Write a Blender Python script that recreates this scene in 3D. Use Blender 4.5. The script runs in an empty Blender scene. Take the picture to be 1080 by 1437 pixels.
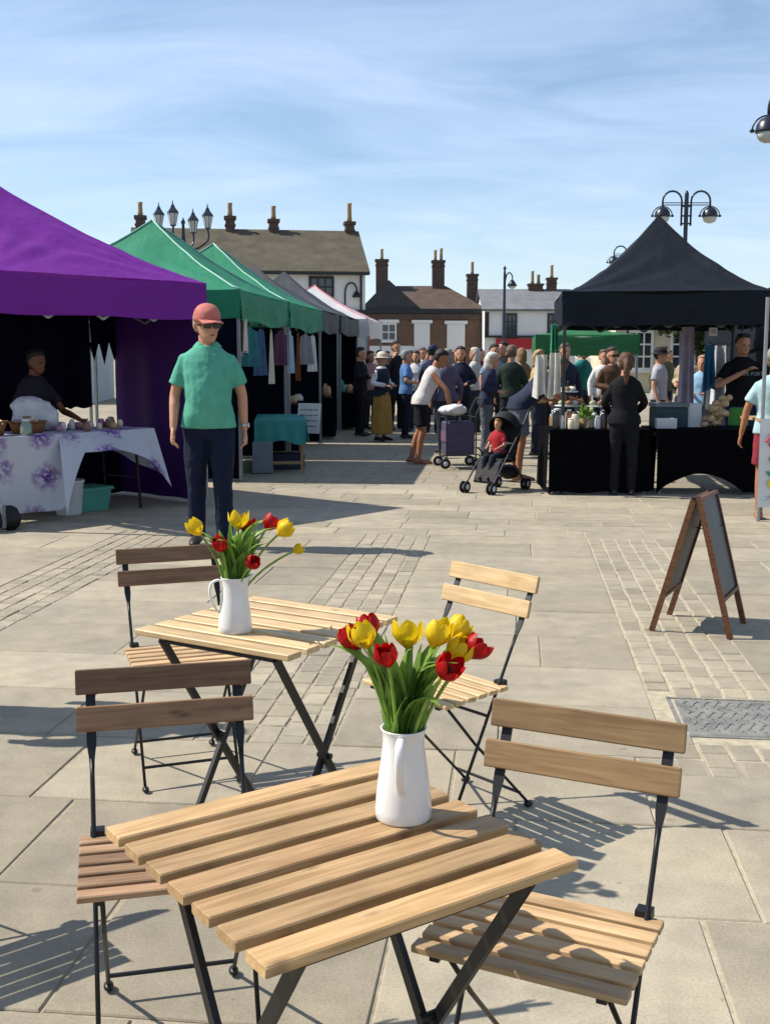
import bpy, math, random
from mathutils import Vector, Matrix, noise
random.seed(7)
R = math.radians
scene = bpy.context.scene
COL = scene.collection

# ------------------------------------------------------------------ camera
cam_d = bpy.data.cameras.new('camera'); cam = bpy.data.objects.new('camera', cam_d); COL.objects.link(cam)
cam.location = (0, 0, 1.475)
PITCH = math.atan((718.5 - 501) / 1600)
cam.rotation_euler = (math.pi / 2 - PITCH, 0, 0)
cam_d.sensor_fit = 'HORIZONTAL'; cam_d.sensor_width = 36; cam_d.lens = 36 * 1600 / 1080
cam_d.clip_start = 0.05; cam_d.clip_end = 3000
scene.camera = cam

# ------------------------------------------------------------------ sky and sun
SUN_EL, SUN_AZ = R(48), R(9)          # light travels to +X and slightly towards the camera
w = bpy.data.worlds.new('World'); scene.world = w; w.use_nodes = True
nt = w.node_tree; nt.nodes.clear()
out = nt.nodes.new('ShaderNodeOutputWorld'); bg = nt.nodes.new('ShaderNodeBackground')
sky = nt.nodes.new('ShaderNodeTexSky'); sky.sky_type = 'NISHITA'; sky.sun_disc = False
sky.sun_elevation = SUN_EL; sky.sun_rotation = R(-81); sky.air_density = 1.0; sky.dust_density = 0.15; sky.ozone_density = 2.6
tc = nt.nodes.new('ShaderNodeTexCoord')
# thin cirrus: stretched noise on the sky direction projected onto a plane overhead
sep = nt.nodes.new('ShaderNodeSeparateXYZ'); nt.links.new(tc.outputs['Generated'], sep.inputs[0])
def wm(op, a, b=None, **k):
    n = nt.nodes.new('ShaderNodeMath'); n.operation = op
    for i, v in enumerate((a, b)):
        if v is None: continue
        if isinstance(v, (int, float)): n.inputs[i].default_value = v
        else: nt.links.new(v, n.inputs[i])
    return n.outputs[0]
zz = wm('ADD', wm('MAXIMUM', sep.outputs['Z'], 0.0), 0.22)
cmb = nt.nodes.new('ShaderNodeCombineXYZ')
nt.links.new(wm('DIVIDE', sep.outputs['X'], zz), cmb.inputs[0]); nt.links.new(wm('DIVIDE', sep.outputs['Y'], zz), cmb.inputs[1])
mp = nt.nodes.new('ShaderNodeMapping'); mp.inputs['Rotation'].default_value = (0, 0, R(-24)); mp.inputs['Scale'].default_value = (1.0, 2.3, 1)
mp.inputs['Location'].default_value = (0.6, 0.35, 0)
nt.links.new(cmb.outputs[0], mp.inputs[0])
n1 = nt.nodes.new('ShaderNodeTexNoise'); n1.inputs['Scale'].default_value = 1.5; n1.inputs['Detail'].default_value = 7; n1.inputs['Roughness'].default_value = 0.56; n1.inputs['Distortion'].default_value = 0.7
nt.links.new(mp.outputs[0], n1.inputs['Vector'])
rp = nt.nodes.new('ShaderNodeValToRGB'); rp.color_ramp.elements[0].position = 0.26; rp.color_ramp.elements[1].position = 0.82
rp.color_ramp.elements[1].color = (0.72, 0.72, 0.72, 1)
nt.links.new(n1.outputs['Fac'], rp.inputs[0])
mx = nt.nodes.new('ShaderNodeMixRGB'); mx.inputs['Color2'].default_value = (5.8, 6.9, 9.0, 1)
nt.links.new(rp.outputs['Color'], mx.inputs['Fac']); nt.links.new(sky.outputs[0], mx.inputs['Color1'])
bg.inputs['Strength'].default_value = 0.1
nt.links.new(mx.outputs[0], bg.inputs['Color']); nt.links.new(bg.outputs[0], out.inputs['Surface'])
sd = bpy.data.lights.new('sun', 'SUN'); sun = bpy.data.objects.new('sun', sd); COL.objects.link(sun)
sd.energy = 5.0; sd.angle = R(0.55); sd.color = (1.0, 0.935, 0.845)
ld = Vector((math.cos(SUN_EL) * math.cos(SUN_AZ), -math.cos(SUN_EL) * math.sin(SUN_AZ), -math.sin(SUN_EL)))
sun.rotation_euler = ld.to_track_quat('-Z', 'Y').to_euler()
scene.view_settings.view_transform = 'Standard'; scene.view_settings.look = 'None'
scene.view_settings.gamma = 1; scene.view_settings.exposure = 0.52

# ------------------------------------------------------------------ materials
def lin(h):
    h = h.lstrip('#'); o = []
    for i in (0, 2, 4):
        v = int(h[i:i + 2], 16) / 255
        o.append(v / 12.92 if v <= .04045 else ((v + .055) / 1.055) ** 2.4)
    return tuple(o)
MATS = {}
ALB = 0.8                                                         # painted and printed colours read off a bright picture, brought down to surface reflectance
def mat(name, col, rough=.75, var=.18, scale=14, bump=0., bscale=None, metal=0, spec=.4, trans=0, objvar=0, stretch=None, detail=5, coat=0, bdist=.01):
    if name in MATS: return MATS[name]
    if isinstance(col, str): col = lin(col)
    col = tuple(c * ALB for c in col)
    m = bpy.data.materials.new(name); m.use_nodes = True; t = m.node_tree; N = t.nodes; L = t.links
    b = N['Principled BSDF']; b.inputs['Roughness'].default_value = rough; b.inputs['Metallic'].default_value = metal
    b.inputs['Specular IOR Level'].default_value = spec; b.inputs['Coat Weight'].default_value = coat
    tcn = N.new('ShaderNodeTexCoord'); oi = N.new('ShaderNodeObjectInfo')
    add = N.new('ShaderNodeVectorMath'); add.operation = 'ADD'; L.new(tcn.outputs['Object'], add.inputs[0])
    mul = N.new('ShaderNodeMath'); mul.operation = 'MULTIPLY'; mul.inputs[1].default_value = 37.; L.new(oi.outputs['Random'], mul.inputs[0])
    L.new(mul.outputs[0], add.inputs[1])
    mpn = N.new('ShaderNodeMapping'); L.new(add.outputs[0], mpn.inputs[0])
    if stretch: mpn.inputs['Scale'].default_value = stretch
    nz = N.new('ShaderNodeTexNoise'); nz.inputs['Scale'].default_value = scale; nz.inputs['Detail'].default_value = detail; nz.inputs['Roughness'].default_value = .6
    L.new(mpn.outputs[0], nz.inputs['Vector'])
    mr = N.new('ShaderNodeMapRange'); mr.inputs['From Min'].default_value = .3; mr.inputs['From Max'].default_value = .7
    mr.inputs['To Min'].default_value = 1 - var; mr.inputs['To Max'].default_value = 1 + var; L.new(nz.outputs['Fac'], mr.inputs['Value'])
    val = mr.outputs[0]
    if objvar:
        m2 = N.new('ShaderNodeMapRange'); m2.inputs['To Min'].default_value = 1 - objvar; m2.inputs['To Max'].default_value = 1 + objvar; L.new(oi.outputs['Random'], m2.inputs['Value'])
        mm = N.new('ShaderNodeMath'); mm.operation = 'MULTIPLY'; L.new(val, mm.inputs[0]); L.new(m2.outputs[0], mm.inputs[1]); val = mm.outputs[0]
    vm = N.new('ShaderNodeVectorMath'); vm.operation = 'SCALE'; vm.inputs[0].default_value = col; L.new(val, vm.inputs['Scale'])
    L.new(vm.outputs[0], b.inputs['Base Color'])
    if bump:
        nb = N.new('ShaderNodeTexNoise'); nb.inputs['Scale'].default_value = bscale or scale * 3; nb.inputs['Detail'].default_value = 4; L.new(mpn.outputs[0], nb.inputs['Vector'])
        bp = N.new('ShaderNodeBump'); bp.inputs['Strength'].default_value = bump; bp.inputs['Distance'].default_value = bdist; L.new(nb.outputs['Fac'], bp.inputs['Height']); L.new(bp.outputs[0], b.inputs['Normal'])
    if trans:
        tr = N.new('ShaderNodeBsdfTranslucent'); L.new(vm.outputs[0], tr.inputs['Color']); ms = N.new('ShaderNodeMixShader'); ms.inputs[0].default_value = trans
        L.new(b.outputs[0], ms.inputs[1]); L.new(tr.outputs[0], ms.inputs[2]); L.new(ms.outputs[0], N['Material Output'].inputs['Surface'])
    m['val'] = 1; MATS[name] = m
    return m

def wood(name, col, dark, rough=.55, objvar=.12, knots=True):
    if name in MATS: return MATS[name]
    m = bpy.data.materials.new(name); m.use_nodes = True; t = m.node_tree; N = t.nodes; L = t.links
    b = N['Principled BSDF']; b.inputs['Roughness'].default_value = rough; b.inputs['Specular IOR Level'].default_value = .35
    tcn = N.new('ShaderNodeTexCoord'); oi = N.new('ShaderNodeObjectInfo'); add = N.new('ShaderNodeVectorMath'); add.operation = 'ADD'
    mul = N.new('ShaderNodeMath'); mul.operation = 'MULTIPLY'; mul.inputs[1].default_value = 53.; L.new(oi.outputs['Random'], mul.inputs[0])
    L.new(tcn.outputs['Object'], add.inputs[0]); L.new(mul.outputs[0], add.inputs[1])
    mp1 = N.new('ShaderNodeMapping'); mp1.inputs['Scale'].default_value = (2.2, 34, 34); L.new(add.outputs[0], mp1.inputs[0])
    nz = N.new('ShaderNodeTexNoise'); nz.inputs['Scale'].default_value = 2.4; nz.inputs['Detail'].default_value = 6; nz.inputs['Distortion'].default_value = .9; L.new(mp1.outputs[0], nz.inputs['Vector'])
    n2 = N.new('ShaderNodeTexNoise'); n2.inputs['Scale'].default_value = 9; n2.inputs['Detail'].default_value = 4; L.new(add.outputs[0], n2.inputs['Vector'])
    mp3 = N.new('ShaderNodeMapping'); mp3.inputs['Scale'].default_value = (5, 14, 1); L.new(add.outputs[0], mp3.inputs[0])
    vo = N.new('ShaderNodeTexVoronoi'); vo.inputs['Scale'].default_value = 1.1; L.new(mp3.outputs[0], vo.inputs['Vector'])
    rp = N.new('ShaderNodeValToRGB'); rp.color_ramp.elements[0].position = .32; rp.color_ramp.elements[1].position = .66
    rp.color_ramp.elements[0].color = (*lin(dark), 1); rp.color_ramp.elements[1].color = (*lin(col), 1); L.new(nz.outputs['Fac'], rp.inputs[0])
    mr = N.new('ShaderNodeMapRange'); mr.inputs['To Min'].default_value = .72; mr.inputs['To Max'].default_value = 1.25; L.new(n2.outputs['Fac'], mr.inputs['Value'])
    m2 = N.new('ShaderNodeMapRange'); m2.inputs['To Min'].default_value = 1 - objvar; m2.inputs['To Max'].default_value = 1 + objvar; L.new(oi.outputs['Random'], m2.inputs['Value'])
    mm = N.new('ShaderNodeMath'); mm.operation = 'MULTIPLY'; L.new(mr.outputs[0], mm.inputs[0]); L.new(m2.outputs[0], mm.inputs[1])
    kr = N.new('ShaderNodeMapRange'); kr.inputs['From Min'].default_value = .03; kr.inputs['From Max'].default_value = .13; kr.inputs['To Min'].default_value = .45 if knots else 1; L.new(vo.outputs['Distance'], kr.inputs['Value'])
    m3 = N.new('ShaderNodeMath'); m3.operation = 'MULTIPLY'; L.new(mm.outputs[0], m3.inputs[0]); L.new(kr.outputs[0], m3.inputs[1])
    vm = N.new('ShaderNodeVectorMath'); vm.operation = 'SCALE'; L.new(rp.outputs['Color'], vm.inputs[0]); L.new(m3.outputs[0], vm.inputs['Scale']); L.new(vm.outputs[0], b.inputs['Base Color'])
    bp = N.new('ShaderNodeBump'); bp.inputs['Strength'].default_value = .25; bp.inputs['Distance'].default_value = .002; L.new(nz.outputs['Fac'], bp.inputs['Height']); L.new(bp.outputs[0], b.inputs['Normal'])
    MATS[name] = m; return m

# ------------------------------------------------------------------ mesh helpers
class MB:
    def __init__(s): s.v = []; s.f = []; s.mi = []; s.cur = 0
    def face(s, *i): s.f.append(i); s.mi.append(s.cur)
    def box(s, c, size, rot=None, ch=0.0):
        b = len(s.v); hx, hy, hz = (d / 2 for d in size); c = Vector(c)
        if ch:
            ch = min(ch, hx * .45, hy * .45, hz * .9)
            pts = []
            for z, i in ((-hz, 0), (hz - ch, 0), (hz, ch)):
                pts += [(-hx + i, -hy + i, z), (hx - i, -hy + i, z), (hx - i, hy - i, z), (-hx + i, hy - i, z)]
            fs = [(3, 2, 1, 0), (8, 9, 10, 11)]
            for k in (0, 4):
                for j in range(4): fs.append((k + j, k + (j + 1) % 4, k + 4 + (j + 1) % 4, k + 4 + j))
        else:
            pts = [(x, y, z) for z in (-hz, hz) for x, y in ((-hx, -hy), (hx, -hy), (hx, hy), (-hx, hy))]
            fs = [(3, 2, 1, 0), (4, 5, 6, 7), (0, 1, 5, 4), (1, 2, 6, 5), (2, 3, 7, 6), (3, 0, 4, 7)]
        for p in pts:
            p = Vector(p)
            if rot is not None: p = rot @ p
            s.v.append(tuple(c + p))
        for q in fs: s.face(*[b + k for k in q])
        return s
    def bar(s, a, b, w, h=None, up=(0, 0, 1)):
        a, b = Vector(a), Vector(b); h = h or w; d = b - a; L = d.length; z = d / L
        x = Vector(up).cross(z)
        if x.length < 1e-4: x = Vector((1, 0, 0)).cross(z)
        x.normalize(); y = z.cross(x)
        return s.box((a + b) / 2, (w, h, L), Matrix((x, y, z)).transposed())
    def loft(s, rings, cap=True, close=True):
        n = len(rings[0]); b = len(s.v)
        for r in rings: s.v += [tuple(p) for p in r]
        for i in range(len(rings) - 1):
            for j in range(n if close else n - 1):
                k = (j + 1) % n; s.face(b + i * n + j, b + i * n + k, b + (i + 1) * n + k, b + (i + 1) * n + j)
        if cap:
            s.face(*[b + j for j in reversed(range(n))]); s.face(*[b + (len(rings) - 1) * n + j for j in range(n)])
        return s
    def tube(s, pts, rad, seg=8, sub=0, flat=None, ends=False):
        pts = [Vector(p) for p in pts]; n = len(pts)
        rad = [rad] * n if isinstance(rad, (int, float)) else list(rad)
        if sub:
            P, Q = [], []
            for i in range(n - 1):
                p0, p1, p2, p3 = pts[max(i - 1, 0)], pts[i], pts[i + 1], pts[min(i + 2, n - 1)]
                for k in range(sub):
                    t = k / sub
                    P.append(.5 * ((2 * p1) + (p2 - p0) * t + (2 * p0 - 5 * p1 + 4 * p2 - p3) * t * t + (3 * p1 - p0 - 3 * p2 + p3) * t ** 3))
                    Q.append(rad[i] + (rad[i + 1] - rad[i]) * t)
            P.append(pts[-1]); Q.append(rad[-1]); pts, rad = P, Q; n = len(pts)
        if ends:
            d0 = (pts[0] - pts[1]).normalized(); d1 = (pts[-1] - pts[-2]).normalized()
            pts = [pts[0] + d0 * rad[0] * .95, pts[0] + d0 * rad[0] * .6] + pts + [pts[-1] + d1 * rad[-1] * .6, pts[-1] + d1 * rad[-1] * .95]
            rad = [rad[0] * .25, rad[0] * .78] + rad + [rad[-1] * .78, rad[-1] * .25]; n = len(pts)
        rings = []; x = None
        for i in range(n):
            z = (pts[min(i + 1, n - 1)] - pts[max(i - 1, 0)]).normalized()
            if x is None:
                ref = Vector(flat[0]) if flat else (Vector((1, 0, 0)) if abs(z.x) < .9 else Vector((0, 1, 0)))
                x = ref - z * ref.dot(z)
            else: x = x - z * x.dot(z)
            x.normalize(); y = z.cross(x); k = flat[1] if flat else 1
            rings.append([pts[i] + (x * math.cos(a) + y * math.sin(a) * k) * rad[i] for a in (2 * math.pi * j / seg for j in range(seg))])
        return s.loft(rings)
    def lathe(s, prof, seg=24, c=(0, 0, 0), cap=True):
        return s.loft([[Vector(c) + Vector((r * math.cos(2 * math.pi * j / seg), r * math.sin(2 * math.pi * j / seg), z)) for j in range(seg)] for r, z in prof], cap)
    def ell(s, c, r, rot=None, seg=14, rg=8):
        c = Vector(c); rings = []
        for i in range(rg + 1):
            a = math.pi * (i + .02 * (i == 0) - .02 * (i == rg)) / rg
            q = []
            for j in range(seg):
                b = 2 * math.pi * j / seg; p = Vector((r[0] * math.sin(a) * math.cos(b), r[1] * math.sin(a) * math.sin(b), -r[2] * math.cos(a)))
                q.append(c + (rot @ p if rot is not None else p))
            rings.append(q)
        return s.loft(rings)
    def grid(s, fn, nu, nv):
        b = len(s.v)
        for i in range(nu + 1):
            for j in range(nv + 1): s.v.append(tuple(fn(i / nu, j / nv)))
        for i in range(nu):
            for j in range(nv):
                a = b + i * (nv + 1) + j; s.face(a, a + nv + 1, a + nv + 2, a + 1)
        return s
    def mesh(s, name, mats, smooth=False):
        me = bpy.data.meshes.new(name); me.from_pydata(s.v, [], s.f)
        for m in (mats if isinstance(mats, (list, tuple)) else [mats]): me.materials.append(m)
        if any(s.mi): me.polygons.foreach_set('material_index', s.mi)
        if smooth: me.polygons.foreach_set('use_smooth', [True] * len(me.polygons))
        me.update(); return me
    def build(s, name, mats, parent=None, smooth=False, loc=None, rot=None):
        return obj(name, s.mesh(name, mats, smooth), parent, loc, rot)
def obj(name, me, parent=None, loc=None, rot=None):
    o = bpy.data.objects.new(name, me); COL.objects.link(o); o.parent = parent
    if loc is not None: o.location = loc
    if rot is not None: o.rotation_euler = rot
    return o
def tag(o, label=None, cat=None, group=None, kind=None):
    for k, v in (('label', label), ('category', cat), ('group', group), ('kind', kind)):
        if v: o[k] = v
    return o
def thing(name, label, cat, loc=(0, 0, 0), rz=0, group=None):
    o = bpy.data.objects.new(name, None); COL.objects.link(o); o.location = loc; o.rotation_euler = (0, 0, rz); o.empty_display_size = .1
    return tag(o, label, cat, group)
def copy_tree(o, parent=None):
    c = o.copy(); COL.objects.link(c); c.parent = parent
    for ch in list(o.children): copy_tree(ch, c)
    return c
def auto_smooth(me, ang=40):
    me.polygons.foreach_set('use_smooth', [True] * len(me.polygons)); me.set_sharp_from_angle(angle=R(ang))

# ------------------------------------------------------------------ ground and paving
PA = R(6.5)                                                       # the paving runs 6.5 degrees right of straight ahead
def uv2w(u, v, z=0): return Vector((u * math.cos(PA) + v * math.sin(PA), -u * math.sin(PA) + v * math.cos(PA), z))
def paving_mat(name, brick=False):
    m = bpy.data.materials.new(name); m.use_nodes = True; t = m.node_tree; N = t.nodes; L = t.links; b = N['Principled BSDF']
    b.inputs['Roughness'].default_value = .8; b.inputs['Specular IOR Level'].default_value = .25
    geo = N.new('ShaderNodeNewGeometry'); oi = N.new('ShaderNodeObjectInfo'); mp1 = N.new('ShaderNodeMapping'); mp1.inputs['Rotation'].default_value = (0, 0, PA); L.new(geo.outputs['Position'], mp1.inputs[0])
    def nz(sc, det, vec=mp1.outputs[0], r=.6):
        n = N.new('ShaderNodeTexNoise'); n.inputs['Scale'].default_value = sc; n.inputs['Detail'].default_value = det; n.inputs['Roughness'].default_value = r; L.new(vec, n.inputs['Vector']); return n.outputs['Fac']
    def mrange(v, a, c, d, e):
        n = N.new('ShaderNodeMapRange'); n.inputs[1].default_value = a; n.inputs[2].default_value = c; n.inputs[3].default_value = d; n.inputs[4].default_value = e; L.new(v, n.inputs[0]); return n.outputs[0]
    def mulm(a, c):
        n = N.new('ShaderNodeMath'); n.operation = 'MULTIPLY'; L.new(a, n.inputs[0]); L.new(c, n.inputs[1]); return n.outputs[0]
    big = nz(.55, 5); mid = nz(7, 6); fine = nz(130, 3)
    v = mulm(mulm(mrange(big, .3, .7, .85, 1.14), mrange(mid, .3, .7, .86, 1.12)), mrange(fine, .3, .7, .86, 1.14))
    v = mulm(v, mrange(oi.outputs['Random'], 0, 1, .82, 1.1))
    spots = mrange(nz(21, 2), .70, .76, 1, .72); v = mulm(v, spots)
    gum = N.new('ShaderNodeTexVoronoi'); gum.inputs['Scale'].default_value = 2.6; L.new(mp1.outputs[0], gum.inputs['Vector']); v = mulm(v, mrange(gum.outputs['Distance'], .035, .05, .78, 1))
    stain = mrange(nz(3.1, 7, r=.7), .56, .72, 1, .84); v = mulm(v, stain)
    cr = N.new('ShaderNodeMixRGB'); cr.inputs['Color1'].default_value = (*lin('#908877'), 1); cr.inputs['Color2'].default_value = (*lin('#9a907b'), 1); L.new(mrange(nz(1.7, 3), .35, .65, 0, 1), cr.inputs['Fac'])
    col = cr.outputs[0]
    if brick:
        bt = N.new('ShaderNodeTexBrick'); bt.inputs['Scale'].default_value = 1; bt.inputs['Brick Width'].default_value = .72; bt.inputs['Row Height'].default_value = .45; bt.inputs['Mortar Size'].default_value = .008
        bt.inputs['Color1'].default_value = (1, 1, 1, 1); bt.inputs['Color2'].default_value = (.82, .82, .82, 1); bt.inputs['Mortar'].default_value = (.5, .5, .48, 1); L.new(mp1.outputs[0], bt.inputs['Vector'])
        mxn = N.new('ShaderNodeMixRGB'); mxn.blend_type = 'MULTIPLY'; mxn.inputs[0].default_value = 1; L.new(col, mxn.inputs[1]); L.new(bt.outputs['Color'], mxn.inputs[2]); col = mxn.outputs[0]
    vm = N.new('ShaderNodeVectorMath'); vm.operation = 'SCALE'; L.new(col, vm.inputs[0]); L.new(v, vm.inputs['Scale']); L.new(vm.outputs[0], b.inputs['Base Color'])
    bp = N.new('ShaderNodeBump'); bp.inputs['Strength'].default_value = .35; bp.inputs['Distance'].default_value = .004; L.new(nz(60, 5), bp.inputs['Height']); L.new(bp.outputs[0], b.inputs['Normal'])
    return m
STONE = paving_mat('york_stone'); STONE_FAR = paving_mat('york_stone_far', True)
MORTAR_L = mat('mortar_pale', '#b3a88e', .9, .25, 30); MORTAR_D = mat('mortar_dark', '#a0967f', .9, .3, 25)

V0, V1, V2 = 1.7, 9.4, 13.2
U0, U1 = -5.4, 5.2
gm = MB()
def quad_uv(mb, u0, u1, v0, v1, z):
    b = len(mb.v); mb.v += [tuple(uv2w(*p, z)) for p in ((u0, v0), (u1, v0), (u1, v1), (u0, v1))]; mb.face(b, b + 1, b + 2, b + 3)
gm.grid(lambda i, j: ((i - .5) * 1600, -60 + j * 1600, -.012), 4, 4)
tag(gm.build('ground', STONE_FAR), kind='structure')
pave = thing('pavement', None, None); tag(pave, kind='structure')
mb = MB(); quad_uv(mb, U0, .30, V0, V2, -.0048); mb.cur = 1; quad_uv(mb, .30, U1, V0, V2, -.0048)
mb.build('mortar_bed', [MORTAR_D, MORTAR_L], pave)
mb = MB()
SLABS = []
def slab(u0, u1, v0, v1, name='paving_slab', gap=.009, ch=.004):
    g = gap / 2
    SLABS.append((name, u0 + g, u1 - g, v0 + g, v1 - g, ch))
# rows of large slabs, cut by three strips of setts
strips = [(-3.30, -2.76, 4.6, V1), (-1.22, -.68, 4.16, V1), (.60, 1.145, 3.98, V1)]
v = V0; rr = random.Random(3)
row = 0
while v < V1 - .1:
    d = .61 if row != 3 else .63
    v1 = min(v + d, V1)
    if V1 - v1 < .25: v1 = V1
    segs = [(U0, U1)]
    for a, b, sv0, sv1 in strips:
        if v1 > sv0 + .3:
            ns = []
            for s0, s1 in segs:
                if a > s0 and b < s1: ns += [(s0, a), (b, s1)]
                else: ns.append((s0, s1))
            segs = ns
    fixed = {2: [-1.45, -.83 + .1, .02, .67], 1: [-2.0, -1.05, -.3, .51, 1.3], 3: [-1.61, -.9, -.2, .465, 1.2], 0: [-.83, 0, .55, 1.3]}.get(row)
    for s0, s1 in segs:
        u = s0; cuts = []
        if fixed: cuts = [c for c in fixed if s0 + .25 < c < s1 - .2]; u = cuts[-1] if cuts else s0
        while True:
            u += rr.uniform(.62, 1.15)
            if u > s1 - .35: break
            cuts.append(u)
        cuts = [s0] + sorted(cuts) + [s1]
        for a, b in zip(cuts, cuts[1:]): slab(a, b, v, v1)
    v = v1; row += 1
v = V1; k = 0
while v < V2 - .05:                                               # smaller courses beyond
    d = rr.choice((.34, .42, .5)); u = U0 + rr.uniform(0, .4)
    v1 = min(v + d, V2)
    cuts = [U0]
    while u < U1 - .3: cuts.append(u); u += rr.uniform(.5, .95)
    cuts.append(U1)
    for a, b in zip(cuts, cuts[1:]):
        if b - a > .1: slab(a, b, v, v1)
    v = v1
COVER = (.70, 1.25, 4.45, 4.92)
setts = []
for a, b, s0, s1 in strips:
    cw = (b - a) / 5
    for c in range(5):
        v = s0 + (0 if c % 2 else .0); first = True
        while v < s1 - .05:
            L = rr.uniform(.11, .2) if not (first and c % 2) else .09
            first = False; v1 = min(v + L, s1)
            if s1 - v1 < .06: v1 = s1
            uc, vc = a + (c + .5) * cw, (v + v1) / 2
            if not (COVER[0] - .05 < uc < COVER[1] + .05 and COVER[2] - .06 < vc < COVER[3] + .06): setts.append((a + c * cw, a + (c + 1) * cw, v, v1))
            v = v1
setts.sort(key=lambda s: uv2w((s[0] + s[1]) / 2, s[2]).length + (9 if abs(uv2w(s[0], s[2]).x) > .35 * uv2w(s[0], s[2]).y + .1 else 0))
def slab_mesh(mb, u0, u1, v0, v1, ch, jz, rnd):
    b = len(mb.v)
    uc, vc = (u0 + u1) / 2, (v0 + v1) / 2
    jit = [(rnd.uniform(-.003, .003), rnd.uniform(-.003, .003)) for _ in range(4)]
    tilt = (rnd.uniform(-.0012, .0012), rnd.uniform(-.0012, .0012))
    for ins, z in ((0, -.011), (0, -ch), (ch, 0)):
        for (uu, vv, su, sv), (ju, jv) in zip(((u0, v0, 1, 1), (u1, v0, -1, 1), (u1, v1, -1, -1), (u0, v1, 1, -1)), jit):
            zz = z + (jz + tilt[0] * su + tilt[1] * sv if z > -.01 else 0)
            mb.v.append(tuple(uv2w(uu + su * ins + ju, vv + sv * ins + jv, zz)))
    mb.face(b + 8, b + 9, b + 10, b + 11)
    for k in (0, 4):
        for j in range(4): mb.face(b + k + j, b + k + (j + 1) % 4, b + k + 4 + (j + 1) % 4, b + k + 4 + j)
far_slabs = MB(); nsl = 0
SLABS.sort(key=lambda s: uv2w((s[1] + s[2]) / 2, s[3]).length)
for (nm, a, b, c, d, ch) in SLABS:
    p = uv2w((a + b) / 2, (c + d) / 2)
    if nsl < 290 and abs(p.x) < .36 * p.y + .9:
        m_ = MB(); slab_mesh(m_, a, b, c, d, ch, rr.uniform(-.0015, .0015), rr); o = m_.build('paving_slab', STONE, pave); nsl += 1
    else: slab_mesh(far_slabs, a, b, c, d, ch, rr.uniform(-.0015, .0015), rr)
tag(far_slabs.build('paving_remainder', STONE, pave), kind='stuff')
far_setts = MB()
for i, (a, b, c, d) in enumerate(setts):
    g = .0055
    if i < 298:
        m_ = MB(); slab_mesh(m_, a + g, b - g, c + g, d - g, .005, rr.uniform(-.002, .002), rr); m_.build('sett', STONE, pave)
    else: slab_mesh(far_setts, a + g, b - g, c + g, d - g, .005, rr.uniform(-.002, .002), rr)
tag(far_setts.build('setts_remainder', STONE, pave), kind='stuff')
# inspection cover with a raised tread
IRON = mat('cast_iron', '#87857f', .6, .35, 12, .3, 90, metal=.1)
cov = thing('inspection_cover', 'grey metal inspection cover with a ribbed tread set among the paving setts', 'cover')
mb = MB(); slab_mesh(mb, COVER[0], COVER[1], COVER[2], COVER[3], .004, -.001, rr); mb.build('plate', IRON, cov)
mb = MB()
for i in range(22):
    u = COVER[0] + .035 + i * (COVER[1] - COVER[0] - .07) / 21
    for j in range(6):
        v = COVER[2] + .05 + (j + .5 * (i % 2) * .6) * .072
        a, b = uv2w(u, v, -.0005), uv2w(u + (.02 if (i + j) % 2 else -.02), v + .04, -.0005)
        mb.bar(a, b, .006, .005)
mb.build('tread', IRON, cov)
mb = MB()
for a, b in (((COVER[0] - .02, COVER[2] - .02), (COVER[1] + .02, COVER[2] - .02)), ((COVER[0] - .02, COVER[3] + .02), (COVER[1] + .02, COVER[3] + .02)), ((COVER[0] - .02, COVER[2] - .03), (COVER[0] - .02, COVER[3] + .03)), ((COVER[1] + .02, COVER[2] - .03), (COVER[1] + .02, COVER[3] + .03))):
    mb.bar(uv2w(*a, -.006), uv2w(*b, -.006), .014, .011)
mb.build('rim', IRON, cov)

# ------------------------------------------------------------------ bistro furniture
STEEL = mat('black_steel', '#101114', .45, .2, 30, .04, 200, spec=.4)
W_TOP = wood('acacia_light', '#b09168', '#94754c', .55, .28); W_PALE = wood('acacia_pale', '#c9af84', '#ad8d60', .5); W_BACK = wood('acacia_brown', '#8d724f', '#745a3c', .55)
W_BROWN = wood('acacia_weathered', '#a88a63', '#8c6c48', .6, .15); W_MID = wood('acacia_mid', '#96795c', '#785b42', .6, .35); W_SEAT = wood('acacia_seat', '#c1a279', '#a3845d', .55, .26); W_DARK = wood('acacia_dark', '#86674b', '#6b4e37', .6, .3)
def plank_mesh(name, L, wd, th, m):
    mb = MB(); ch = .0025; rings = []
    prof = [(-wd / 2 + ch, -th / 2), (wd / 2 - ch, -th / 2), (wd / 2, -th / 2 + ch), (wd / 2, th / 2 - ch), (wd / 2 - ch, th / 2), (-wd / 2 + ch, th / 2), (-wd / 2, th / 2 - ch), (-wd / 2, -th / 2 + ch)]
    for x, k in ((-L / 2, .94), (-L / 2 + ch, 1), (L / 2 - ch, 1), (L / 2, .94)): rings.append([Vector((x, y * k, z * k)) for y, z in prof])
    mb.loft(rings)
    mb.f = [tuple(reversed(q)) for q in mb.f]
    return mb.mesh(name, m)
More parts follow.
